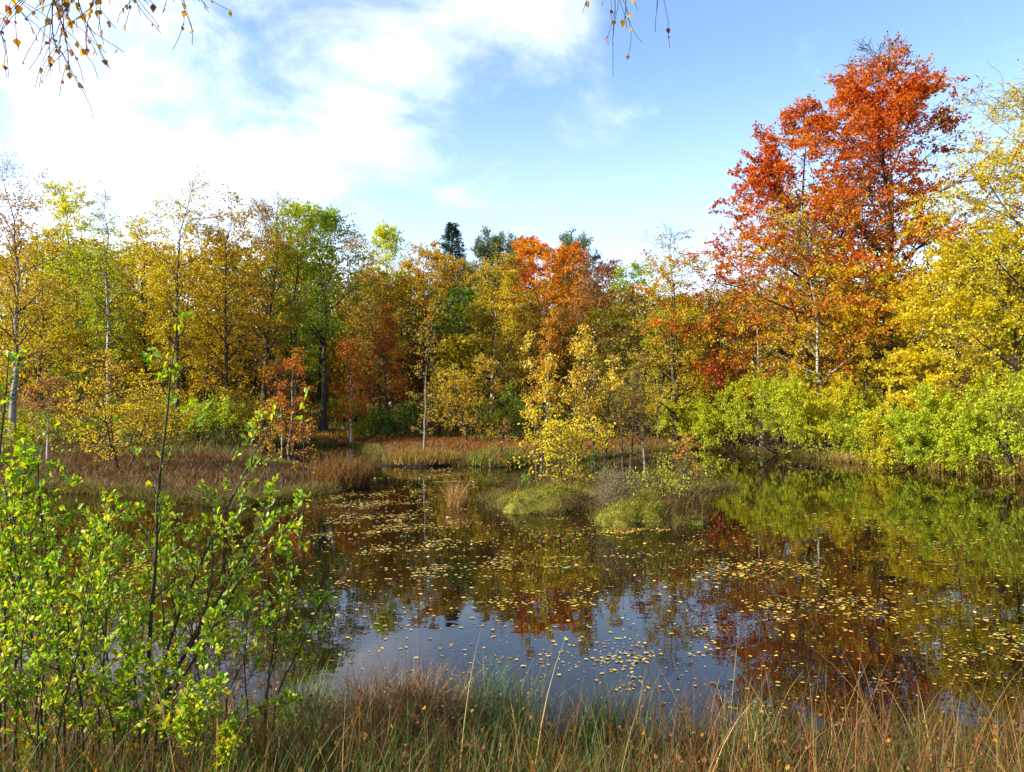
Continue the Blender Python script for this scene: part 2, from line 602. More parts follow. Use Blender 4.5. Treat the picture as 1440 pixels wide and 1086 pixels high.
def tree(name, label, cat, px, top, d, wpx, kind='birch', pal=(GOLD, YEL), n=6000, leaf=0.13, cb=0.2, lean=(0, 0), stems=1, seed=1, bark='birch',
         bare_top=0.0, u0=0.5, uh=0.0, ux=0.0, un=0.45, droop=0.6, limbs=30, detail=(6, 4), group=None, r0=None, basez=None, clump=1.0,
         tmpl=None, hgt=None, wid=None, xy=None, bark_c=None, sort_top=0.0, matl=None, twig_r=0.006, sub_trunk=True, flatleaf=0.3):
    rng = np.random.default_rng(seed * 7919 + 13)
    if xy is None:
        q = at_d(px, top, d)
        x, y = q[0], q[1]
    else:
        x, y = xy
    z0 = gz1(x, y) - 0.06 if basez is None else basez
    H = (q[2] - z0) if hgt is None else hgt
    Wd = wpx / F_PX * d if wid is None else wid
    r0 = r0 or max(0.012 * H, 0.012)
    levels, leafy = skeleton(rng, H, Wd, kind, cb, lean, stems, None, r0, droop, limbs, detail)
    # fit the crown to its size in the photograph
    ends = np.concatenate([a[0][:, -1] for a in leafy])
    kx = Wd / 2 / max(np.quantile(np.abs(ends[:, 0] - np.median(ends[:, 0])), 0.95), 0.01)
    kz = H / max(np.quantile(ends[:, 2], 0.998), levels[0][0][0, -1, 2])
    S = np.array([np.clip(kx, 0.5, 1.6), np.clip(kx, 0.5, 1.6), kz])
    root = empty(name, (x, y, z0), label, cat, group)
    root.rotation_euler = (0, 0, 0)
    mb = M_BIRCH if bark == 'birch' else M_BARK
    bc = bark_c or ((.44, .40, .33) if bark == 'birch' else (0.075, 0.058, 0.042))
    tw = np.array((0.085, 0.055, 0.038))
    for st in levels:
        V, Fq, C, off = [], [], [], 0
        for li, sides in ((0, 8), (2, 5), (4, 3), (6, 3)):
            P, Rr = st[li] * S, st[li + 1]
            Rr = np.maximum(Rr, twig_r if li >= 4 else twig_r * 1.3)
            v, f = tubes(P, Rr, sides)
            k = sstep(np.repeat(Rr.ravel(), sides), 0.012 * (H / 12), 0.06 * (H / 14))
            k = k if li == 0 else k * 0.55
            C.append(tw + (np.array(bc) - tw) * k[:, None])
            V.append(v)
            Fq.append(f + off)
            off += len(v)
        mesh('trunk', np.concatenate(V), np.concatenate(Fq), mb, np.concatenate(C), root, smooth=True)
    # leaves
    pts, dirs, us, wts = [], [], [], []
    for P, t0, h in leafy:
        P = P * S
        N = len(P)
        m = max(2, int(math.ceil(n * 2.2 / max(1, sum(len(a[0]) for a in leafy)))))
        tt = rng.uniform(t0, 1.04, (N, m))
        a, tg = sample(P, tt)
        pts.append(a.reshape(-1, 3))
        dirs.append(tg.reshape(-1, 3))
        us.append(np.repeat(rng.normal(0, 1, N), m))
    pts, dirs, us = np.concatenate(pts), np.concatenate(dirs), np.concatenate(us)
    hh = pts[:, 2] / H
    cl = lowfreq(pts * np.array([1, 1, 1.6]), seed + 5, 7.0 / max(Wd, 0.5))
    wt = np.clip(1.0 + clump * 0.75 * cl, 0.05, 3)
    if bare_top:
        wt = wt * np.clip(1.0 - sstep(hh, 1 - 0.5 * bare_top - 0.15, 1.0) * (0.55 + 0.35 * bare_top), 0.05, 1)
    wt = wt * rng.uniform(0.3, 1, len(wt))
    if len(pts) > n:
        sel = np.argsort(-wt * rng.uniform(0.2, 1, len(wt)))[:n]
        pts, dirs, us, hh = pts[sel], dirs[sel], us[sel], hh[sel]
    pts = pts + rng.normal(0, leaf * 0.55, pts.shape) * np.array([1, 1, 0.8])
    m = len(pts)
    ax = norm(dirs * 0.6 + rng.normal(0, 0.6, (m, 3)) + np.array([0, 0, -0.35 * droop]))
    nm = norm(rng.normal(0, 0.75, (m, 3)) + np.array([0, 0, flatleaf]))
    sz = leaf * rng.uniform(0.6, 1.25, m)
    u = u0 + uh * (hh - 0.55) + ux * (pts[:, 0] / (Wd / 2)) + un * 0.5 * lowfreq(pts, seed + 9, 4.5 / max(Wd, 0.5)) + 0.10 * us + rng.normal(0, 0.10, m)
    c = pal_col(pal, u) * rng.uniform(0.72, 1.22, (m, 1))
    tv, tf = (RHOMB_V, [RHOMB_F]) if tmpl is None else tmpl
    V, Fs = leaf_cards(pts, ax, nm, sz, tv, tf)
    mesh('crown', V, Fs, matl or M_LEAF, np.repeat(c, len(tv), 0), root)
    return root


def bush(name, label, cat, px, top, d, wpx, pal=(LIME, YEL), n=6000, leaf=0.10, seed=1, stems=14, u0=0.5, uh=0.2, un=0.5, group=None, depth=1.0, tmpl=None,
         xy=None, hgt=None, wid=None, basez=None, droop=0.4, clump=0.8, up=0.0, t_leaf=0.15, twig_r=0.005, matl=None, stem_c=(0.07, 0.05, 0.035), tilt=(0.0, 1.15)):
    rng = np.random.default_rng(seed * 104729 + 7)
    if xy is None:
        q = at_d(px, top, d)
        x, y = q[0], q[1]
    else:
        x, y = xy
    z0 = gz1(x, y) - 0.05 if basez is None else basez
    H = (q[2] - z0) if hgt is None else hgt
    Wd = wpx / F_PX * d if wid is None else wid
    az = np.arange(stems) * 2.39996 + rng.uniform(0, 1, stems)
    th = rng.uniform(tilt[0], tilt[1], stems)
    K = 8
    L = H * rng.uniform(0.75, 1.0, stems) * (1 + 0.15 * th)
    dd = np.stack([np.sin(th) * np.cos(az), np.sin(th) * np.sin(az), np.cos(th)], -1)
    P = np.empty((stems, K, 3))
    P[:, 0] = np.stack([np.cos(az), np.sin(az), 0 * az], -1) * rng.uniform(0.02, 0.12, (stems, 1)) * Wd
    for k in range(1, K):
        dd = norm(dd + rng.normal(0, 0.09, dd.shape) + np.array([0, 0, 0.02 + up]))
        P[:, k] = P[:, k - 1] + dd * (L / (K - 1))[:, None]
    R0 = np.maximum(0.010 * H * np.linspace(1, 0.25, K)[None] * rng.uniform(0.7, 1.2, (stems, 1)), 0.003)
    P1, R1, L1, _, _ = grow(P, R0, 7, 0.18, 0.98, 0.75, lambda tt, par: L[par] * 0.42 * (1.1 - 0.6 * tt), 6, rng, bend=0.03, wob=0.14, rr=0.6)
    P2, R2, L2, _, _ = grow(P1, R1, 4, 0.2, 1.0, 0.8, lambda tt, par: L1[par] * 0.5 * (1.1 - 0.5 * tt) + 0.04 * H, 4, rng, bend=-0.04 * droop, wob=0.2, rr=0.6)
    ends = np.concatenate([P1[:, -1], P2[:, -1]])
    kx = Wd / 2 / np.quantile(np.abs(ends[:, 0]), 0.96)
    S = np.array([kx, kx * depth, H / np.quantile(ends[:, 2], 0.985)])
    root = empty(name, (x, y, z0), label, cat, group)
    V, Fq, off, C = [], [], 0, []
    for PP, RR, sides in ((P, R0, 5), (P1, R1, 4), (P2, R2, 3)):
        v, f = tubes(PP * S, np.maximum(RR, twig_r), sides)
        V.append(v)
        Fq.append(f + off)
        off += len(v)
    V = np.concatenate(V)
    mesh('stem', V, np.concatenate(Fq), M_BARK, np.tile(np.array(stem_c), (len(V), 1)), root, smooth=True)
    pts, dirs, us = [], [], []
    for PP, t0 in ((P1, 0.35), (P2, 0.1)):
        PP = PP * S
        m = max(2, int(math.ceil(n * 2.0 / (len(P1) + len(P2)))))
        tt = rng.uniform(t0, 1.04, (len(PP), m))
        a, tg = sample(PP, tt)
        pts.append(a.reshape(-1, 3))
        dirs.append(tg.reshape(-1, 3))
        us.append(np.repeat(rng.normal(0, 1, len(PP)), m))
    pts, dirs, us = np.concatenate(pts), np.concatenate(dirs), np.concatenate(us)
    k = pts[:, 2] > t_leaf * H * rng.uniform(0, 1.5, len(pts))
    pts, dirs, us = pts[k], dirs[k], us[k]
    wt = np.clip(1 + clump * lowfreq(pts, seed + 3, 4.0 / max(Wd, 0.5)), 0.05, 3) * rng.uniform(0.2, 1, len(pts))
    sel = np.argsort(-wt)[:n]
    pts, dirs, us = pts[sel], dirs[sel], us[sel]
    m = len(pts)
    pts = pts + rng.normal(0, leaf * 0.5, pts.shape)
    ax = norm(dirs * 0.7 + rng.normal(0, 0.55, (m, 3)) + np.array([0, 0, -0.25 * droop]))
    nm = norm(rng.normal(0, 0.7, (m, 3)) + np.array([0, 0, 0.45]))
    sz = leaf * rng.uniform(0.6, 1.25, m)
    u = u0 + uh * (pts[:, 2] / H - 0.55) + un * 0.5 * lowfreq(pts, seed + 9, 2.4 / max(Wd, 0.5)) + 0.1 * us + rng.normal(0, 0.1, m)
    c = pal_col(pal, u) * rng.uniform(0.72, 1.22, (m, 1))
    tv, tf = (RHOMB_V, [RHOMB_F]) if tmpl is None else tmpl
    V, Fs = leaf_cards(pts, ax, nm, sz, tv, tf)
    mesh('crown', V, Fs, matl or M_LEAF, np.repeat(c, len(tv), 0), root)
    return root


BT = (BIRCH_V, [BIRCH_F4, BIRCH_F3])
OT = (OBOV_V, [OBOV_F4, OBOV_F3])


def conifer(name, label, cat, px, top, d, wpx, seed, kind='spruce', col=DGR, n=15000):
    rng = np.random.default_rng(seed)
    q = at_d(px, top, d)
    x, y = q[0], q[1]
    z0 = gz1(x, y) - 0.05
    H = q[2] - z0
    Wd = wpx / F_PX * d
    root = empty(name, (x, y, z0), label, cat)
    K = 9
    z = np.linspace(0, 1, K)
    T = np.stack([np.cumsum(rng.normal(0, 0.005 * H, K)), np.cumsum(rng.normal(0, 0.005 * H, K)), z * H], -1)[None]
    T[0, :, :2] -= T[0, 0, :2]
    TR = (0.016 * H * (1 - z) ** 0.9 + 0.01)[None]
    if kind == 'spruce':
        P1, R1, L1, t1, _ = grow(T, TR, 150, 0.12, 0.995, lambda q_: 1.75 - 0.65 * q_, lambda tt, par: Wd / 2 * 1.05 * (1.03 - tt) ** 0.8 / 0.9, 6, rng, bend=0.02, wob=0.04, rr=0.3)
    else:
        P1, R1, L1, t1, _ = grow(T, TR, 34, 0.45, 0.98, 1.0, lambda tt, par: Wd / 2 * np.clip(1.25 - np.abs(tt - 0.72) * 1.6, 0.4, 1.2), 6, rng, bend=0.07, wob=0.14, rr=0.5)
    P2, R2, L2, t2, _ = grow(P1, R1, 9, 0.12, 1.0, 0.9, lambda tt, par: L1[par] * 0.42 * (1.1 - 0.7 * tt) + 0.12, 4, rng, bend=-0.03 if kind == 'spruce' else 0.08, wob=0.1, flat=0.35, rr=0.6)
    V, Fq, off, C = [], [], 0, []
    for PP, RR, s in ((T, TR, 7), (P1, R1, 4), (P2, R2, 3)):
        v, f = tubes(PP, np.maximum(RR, 0.008), s)
        V.append(v)
        Fq.append(f + off)
        off += len(v)
    V = np.concatenate(V)
    mesh('trunk', V, np.concatenate(Fq), M_BARK, np.tile(np.array((0.10, 0.065, 0.04)), (len(V), 1)), root, smooth=True)
    pts, dirs = [], []
    for PP in (P1, P2):
        m = int(math.ceil(n / (len(P1) + len(P2)))) + 1
        a, tg = sample(PP, rng.uniform(0.15, 1.02, (len(PP), m)))
        pts.append(a.reshape(-1, 3))
        dirs.append(tg.reshape(-1, 3))
    pts, dirs = np.concatenate(pts), np.concatenate(dirs)
    m = len(pts)
    pts = pts + rng.normal(0, .07 if kind == 'spruce' else .16, pts.shape)
    s0 = 0.26 if kind == 'spruce' else 0.24
    ax = norm(dirs + rng.normal(0, 0.5, (m, 3)) + np.array([0, 0, -0.25 if kind == 'spruce' else 0.35]))
    nm = norm(rng.normal(0, 0.6, (m, 3)) + np.array([0, 0, 0.6]))
    V, Fs = leaf_cards(pts, ax, nm, s0 * rng.uniform(0.6, 1.2, m), RHOMB_V * np.array([0.55, 1, 1]), [RHOMB_F])
    c = np.array(col)[None] * rng.uniform(0.6, 1.5, (m, 1))
    mesh('crown', V, Fs, M_NEEDLE, np.repeat(c, 4, 0), root)
    return root


# ------------------------------------------------------------------ blades of grass
def blades(X, Y, Zb, Hh, width, lean, pal, rng, bend=0.5, K=4, u=None, tipw=0.1):
    n = len(X)
    az = rng.uniform(0, 6.283, n)
    dirh = np.stack([np.cos(az), np.sin(az)], -1)
    t = np.linspace(0, 1, K)
    out = lean * rng.uniform(0.2, 1.0, n)
    cv = bend * rng.uniform(0.1, 1.0, n)
    hor = Hh[:, None] * (out[:, None] * t + cv[:, None] * t ** 2.4)
    ver = Hh[:, None] * (t - 0.35 * cv[:, None] * t ** 3)
    P = np.stack([X[:, None] + dirh[:, :1] * hor, Y[:, None] + dirh[:, 1:] * hor, Zb[:, None] + ver], -1)
    a2 = az + np.pi / 2 + rng.normal(0, 0.8, n)
    side = np.stack([np.cos(a2), np.sin(a2), 0 * a2], -1)
    wv = width * rng.uniform(0.6, 1.3, n)[:, None] * (1 - (1 - tipw) * t[None] ** 1.5)
    A = P + side[:, None] * wv[..., None] / 2
    B = P - side[:, None] * wv[..., None] / 2
    V = np.stack([A, B], 2).reshape(-1, 3)
    i = np.arange(n * K * 2).reshape(n, K, 2)
    q = np.stack([i[:, :-1, 0], i[:, :-1, 1], i[:, 1:, 1], i[:, 1:, 0]], -1).reshape(-1, 4)
    if u is None:
        u = rng.uniform(0, 1, n)
    c = pal_col(pal, u) * rng.uniform(0.65, 1.3, (n, 1))
    C = np.repeat(c, K * 2, 0)
    return V, q, C, P


def scatter(rng, n, x0, x1, y0, y1, cond):
    out = []
    have = 0
    while have < n:
        x = rng.uniform(x0, x1, n)
        y = rng.uniform(y0, y1, n)
        k = cond(x, y)
        out.append(np.stack([x[k], y[k]], -1))
        have += int(k.sum())
        if not k.any():
            break
    return np.concatenate(out)[:n]


# ------------------------------------------------------------------ the big trees on the right
BEECH = (YGR, (.50, .30, .012), (.52, .24, .012), (.54, .18, .008), (.52, .125, .008), (.47, .080, .010), (.30, .045, .014))
tree('beech_tree', 'tall copper red beech, the tallest tree, its bare twigs topping the right bank', 'tree', 1245, 40, 40, 330, 'taper', BEECH, 50000, 0.15, 0.12, seed=11,
     bark='dark', u0=0.57, uh=0.75, ux=-0.03, un=0.6, droop=0.1, limbs=46, detail=(8, 5), bare_top=0.12, clump=1.4, lean=(-0.01, 0), r0=0.34, twig_r=0.011, flatleaf=0.8)
tree('beech_tree', 'lower spreading red beech reaching left beside the tallest red tree', 'tree', 1133, 132, 42, 370, 'taper', BEECH, 46000, 0.15, 0.10, seed=12,
     bark='dark', u0=0.58, uh=0.42, ux=-0.16, un=0.6, droop=0.1, limbs=42, detail=(8, 4), bare_top=0.1, clump=1.4, lean=(0.02, 0), r0=0.28, twig_r=0.011, flatleaf=0.8)
tree('maple_tree', 'golden orange maple with dark hollow below, under the tallest red beech', 'tree', 1222, 360, 37.2, 230, 'dome', (YGR, GOLD, (.50, .26, .012), YEL, ORG), 24000, 0.13, 0.12, seed=13,
     bark='dark', u0=0.55, uh=0.5, un=0.6, droop=0.2, limbs=30, detail=(6, 4), clump=0.9, flatleaf=0.8)
tree('birch_tree', 'birch with bare pale upright trunk and yellow leaves before the red beeches', 'tree', 1152, 255, 36.6, 190, 'birch', (YGR, GOLD, YEL, YEL), 3600, 0.12, 0.24, seed=14,
     u0=0.55, un=0.5, droop=0.7, limbs=34, detail=(6, 4), r0=0.15, lean=(-0.004, 0), bark_c=(.40, .35, .27))
tree('birch_tree', 'tall yellow birch cut off by the right edge, its top thin and pinkish', 'tree', 1462, 75, 28, 290, 'birch', (YGR, YEL, YEL, PALE, (.45, .28, .14)), 24000, 0.10, 0.10, seed=15,
     u0=0.35, uh=0.55, un=0.4, droop=0.7, limbs=44, detail=(8, 5), r0=0.20, bare_top=0.2, bark='dark')
tree('maple_tree', 'dense yellow maple between the red beech and the tall birch on the right edge', 'tree', 1335, 335, 31, 170, 'dome', (YGR, YEL, YEL, GOLD), 24000, 0.115, 0.06, seed=16,
     bark='dark', u0=0.5, uh=0.3, un=0.6, droop=0.3, limbs=30, detail=(6, 4), clump=1.0, flatleaf=0.7)
tree('maple_tree', 'yellow green maple low under the tall birch on the right edge', 'tree', 1425, 330, 29, 180, 'dome', (LIME, YEL, YEL, LIME), 24000, 0.105, 0.05, seed=17,
     bark='dark', u0=0.4, uh=0.3, un=0.6, droop=0.3, limbs=30, detail=(6, 4), clump=1.0, flatleaf=0.7)
tree('birch_tree', 'golden birch with bare leaning dark stems left of the red beeches', 'tree', 950, 312, 42, 110, 'birch', (OLV, GOLD, YEL, (.48, .33, .10)), 10000, 0.10, 0.12, seed=18,
     u0=0.5, uh=0.25, un=0.5, droop=0.6, limbs=38, bare_top=0.2, lean=(-0.03, 0), bark='dark', r0=0.13)
tree('birch_tree', 'broad dull yellow birch just left of the red foliage', 'tree', 1005, 395, 43, 110, 'birch', (OLV, GOLD, YEL, GOLD), 6000, 0.125, 0.10, seed=19, u0=0.5, un=0.5, limbs=32, bark='dark')
tree('birch_tree', 'short olive yellow birch behind the right end of the island', 'tree', 925, 430, 44, 90, 'birch', (OLV, YGR, GOLD, YEL), 5000, 0.125, 0.06, seed=20, u0=0.5, un=0.5, bark='dark')
tree('birch_tree', 'yellow birch thin at the top in front of the red foliage', 'tree', 1070, 400, 40.5, 90, 'birch', (YGR, GOLD, YEL, YEL), 3000, 0.12, 0.12, seed=21, u0=0.55, un=0.5, bare_top=0.3)
tree('beech_tree', 'orange gold beech low between the golden leaning birch and the tallest red beech', 'tree', 1098, 345, 44.5, 190, 'dome', ((.42, .36, .02), GOLD, (.52, .26, .012), ORG), 18000, 0.13, 0.08, seed=23,
     bark='dark', u0=0.5, uh=0.5, un=0.6, droop=0.2, limbs=34, detail=(7, 4), flatleaf=0.8)
bush('hazel_bush', 'red leaved low beech sprout left of the pale trunk', 'bush', 1035, 425, 41.5, 100, (ORG, RED, RED, DRED), 3200, 0.15, 22, stems=10, u0=0.5, tilt=(0, .7))

# willow bushes along the right bank
WIL = [
    (972, 560, 43.0, 110, 31, (OLV, YGR, LIME, YEL), 'dull green willow bush at the far corner of the pond'),
    (1030, 530, 40.6, 140, 32, (YGR, LIME, YEL, LIME), 'yellow green willow bush on the bank below the red sprout'),
    (1105, 525, 37.2, 150, 33, (YGR, LIME, LIME, YEL), 'large lime willow bush left of the pale birch trunk foot'),
    (1170, 535, 34.4, 150, 34, (YGR, LIME, YEL, YEL), 'bright yellow willow bush right of the pale birch trunk foot'),
    (1228, 580, 32.0, 120, 35, (GRN, YGR, LIME, LIME), 'low dark green willow bush under the dark hollow of the maple'),
    (1288, 555, 30.0, 150, 36, (YGR, YEL, LIME, YEL), 'yellow willow bush right of the dark hollow'),
    (1352, 540, 28.3, 165, 37, (GRN, LIME, LIME, LIME), 'vivid green willow bush leaning over the water on the right bank'),
    (1435, 525, 26.0, 190, 38, (YGR, LIME, LIME, YEL), 'vivid green willow bush cut off by the right edge'),
]
for (px, top, d, wp, sd, pl, lb) in WIL:
    bush('willow_bush', lb, 'bush', px, top, d, wp, pl, 20000, 0.088, sd, stems=22, u0=0.5, uh=0.25, un=0.7, group='willow bushes along the right bank', depth=0.75, t_leaf=0.04, tilt=(0, 1.45))

# ------------------------------------------------------------------ trees beyond the far shore, left to right
TREES = [
    # name, label, px, top, d, w, kind, palette, n, opts
    ('birch_tree', 'dark stemmed birch with thin purplish top on the left edge', 22, 228, 38, 120, 'birch', (OLV, GOLD, TAN, BRN), 3800, dict(bare_top=0.6, u0=0.45, uh=0.5, bark_c=(.22, .2, .17), cb=.25)),
    ('broadleaf_tree', 'rounded yellow green tree right of the dark birch on the left edge', 112, 262, 52, 110, 'dome', (YGR, LIME, YEL, LIME), 6500, dict(bark='dark', u0=0.5, un=.5)),
    ('birch_tree', 'slender birch with white trunk and bare top left of the golden birch', 156, 262, 45, 70, 'birch', (OLV, YGR, GOLD), 2600, dict(bare_top=0.9, cb=.3, r0=.15)),
    ('birch_tree', 'tall golden birch with bare twiggy top behind the foreground sapling', 251, 242, 42, 110, 'birch', (YEL, GOLD, YEL, TAN), 4800, dict(bare_top=0.75, cb=.25, bark='dark', r0=.17, u0=.45)),
    ('birch_tree', 'bronze gold birch right of the bare topped golden birch', 320, 278, 44, 100, 'birch', (GOLD, (.42, .24, .014), GOLD, TAN), 5600, dict(bare_top=0.4, bark='dark', cb=.15)),
    ('birch_tree', 'dark trunked birch with bare forked top left of the green birches', 370, 276, 46, 90, 'birch', (GOLD, (.42, .24, .014), BRN), 3300, dict(bare_top=0.85, bark='dark', cb=.3, r0=.2, lean=(.02, 0))),
    ('birch_tree', 'full yellow green birch in the left middle of the wood', 418, 300, 48, 100, 'birch', (GRN, YGR, YGR, LIME), 6500, dict(bark='dark', cb=.22, u0=.55, uh=.5)),
    ('birch_tree', 'dark green birch with black trunk showing down to the bog', 456, 302, 50, 105, 'birch', (GRN, GRN, YGR, YGR), 6500, dict(bark='dark', cb=.38, u0=.4, uh=.5, r0=.24)),
    ('birch_tree', 'thin tan birch, nearly bare, right of the green birches', 497, 328, 60, 70, 'birch', (TAN, TAN, GOLD, BRN), 2600, dict(bare_top=0.6, cb=.3)),
    ('birch_tree', 'pale green birch on the skyline left of the spruce', 556, 322, 74, 75, 'birch', (YGR, LIME, YEL), 4500, dict(bark='dark', u0=.5)),
    ('oak_tree', 'broad bronze brown oak behind the orange birches', 592, 348, 62, 135, 'dome', ((.30, .16, .02), (.36, .17, .02), GOLD, (.30, .13, .02)), 8500, dict(bark='dark', cb=.08, u0=.45, un=.8)),
    ('birch_tree', 'olive gold birch standing right of the bronze oak', 692, 348, 55, 85, 'birch', (OLV, (.33, .24, .03), GOLD, YGR), 5200, dict(cb=.15, bare_top=.2, lean=(-.015, 0))),
    ('cherry_tree', 'small red topped cherry left of the orange maple', 735, 338, 66, 60, 'dome', (GOLD, ORG, RED, RED), 3600, dict(bark='dark', cb=.1, u0=.45, uh=.9)),
    ('maple_tree', 'round orange maple glowing above the island', 770, 338, 57, 178, 'dome', ((.34, .30, .02), (.52, .30, .012), (.54, .21, .010), (.54, .17, .010), (.50, .10, .010)), 15000, dict(bark='dark', cb=.05, u0=.46, uh=.5, un=.6, r0=.22)),
    ('birch_tree', 'reddish brown sparse birch behind the island birches', 838, 385, 50, 70, 'birch', (TAN, (.36, .14, .03), TAN, BRN), 2700, dict(bare_top=.2, cb=.2, twig_r=.008)),
    ('beech_tree', 'purple brown beech on the skyline right of the orange maple', 853, 370, 78, 80, 'dome', (BRN, (.20, .07, .04), TAN), 4500, dict(bark='dark', cb=.1)),
    ('broadleaf_tree', 'pale green tree on the skyline left of the golden leaning birch', 884, 374, 74, 70, 'dome', (GRN, YGR, LIME), 4500, dict(bark='dark', cb=.05)),
    ('birch_tree', 'dull olive birch between the orange maple and the bronze oak', 655, 372, 66, 100, 'dome', ((.16, .14, .02), (.22, .14, .03), OLV, BRN), 5200, dict(bark='dark', cb=.05)),  # leaf palette darkened, the side-lit shade is put into the colour
    ('birch_tree', 'tall thin golden birch in front of the orange maple', 722, 380, 51, 50, 'birch', (OLV, GOLD, YEL), 2800, dict(cb=.15, bark='dark')),
    ('birch_tree', 'olive birch with many twigs behind the orange cone birch', 535, 385, 55, 85, 'birch', (OLV, (.25, .15, .03), GOLD), 4600, dict(bark='dark', cb=.1)),
    ('birch_tree', 'golden birch filling the gap behind the multi stemmed golden birch', 205, 315, 50, 95, 'birch', (OLV, YEL, GOLD, YEL), 5500, dict(bark='dark', cb=.08, bare_top=.3)),
    ('broadleaf_tree', 'dark green tree behind the slender white birch', 135, 370, 50, 110, 'dome', (GRN, GRN, OLV, YGR), 6000, dict(bark='dark', cb=.04)),
    ('broadleaf_tree', 'yellow olive tree with crooked limbs behind the left edge birch', 62, 330, 46, 120, 'dome', (OLV, GOLD, GOLD, YGR), 6000, dict(bark='dark', cb=.1, u0=.45)),
    ('broadleaf_tree', 'golden brown low tree behind the bronze birch', 290, 395, 48, 110, 'dome', (OLV, GOLD, (.42, .24, .014), YEL), 6000, dict(bark='dark', cb=.04)),
    ('birch_tree', 'purplish almost bare birch on the skyline behind the green birches', 385, 300, 58, 70, 'birch', (BRN, TAN, OLV), 1800, dict(bare_top=.6, cb=.3, bark='dark', twig_r=.01)),
    ('broadleaf_tree', 'olive brown tree low behind the left island birches', 748, 425, 50, 100, 'dome', ((.13, .12, .02), (.20, .12, .02), OLV), 6000, dict(bark='dark', cb=.04)),  # shade behind the island is painted into this darker palette
    ('broadleaf_tree', 'dull gold tree low behind the right island birches', 872, 430, 49, 90, 'dome', ((.13, .12, .02), (.16, .14, .02), OLV, TAN), 5000, dict(bark='dark', cb=.04)),  # darker leaf colours carry the shade behind the island birches
]
for i, (nm_, lb, px, top, d, wp, kd, pl, n, op) in enumerate(TREES):
    op = dict(op, bare_top=op.get('bare_top', 0) * .7)
    top = top - (16 if px < 480 else 4)
    op.setdefault('limbs', 40)
    tree(nm_, lb, 'tree', px, top, d, wp, kd, pl, int(n * 2.0), 0.0026 * d, seed=60 + i, **op)

conifer('spruce_tree', 'dark blue green spruce spike on the skyline', 'tree', 637, 317, 92, 110, 5, 'spruce', (.022, .05, .026))
conifer('pine_tree', 'grey green pine right of the spruce on the skyline', 'tree', 684, 341, 90, 64, 6, 'pine', (.11, .15, .065))
conifer('pine_tree', 'grey green pine left of the red topped cherry', 'tree', 722, 348, 90, 60, 7, 'pine', (.12, .155, .065))
conifer('pine_tree', 'dark pine whose layered top shows right of the orange maple', 'tree', 812, 347, 88, 80, 8, 'pine', (.10, .135, .06))

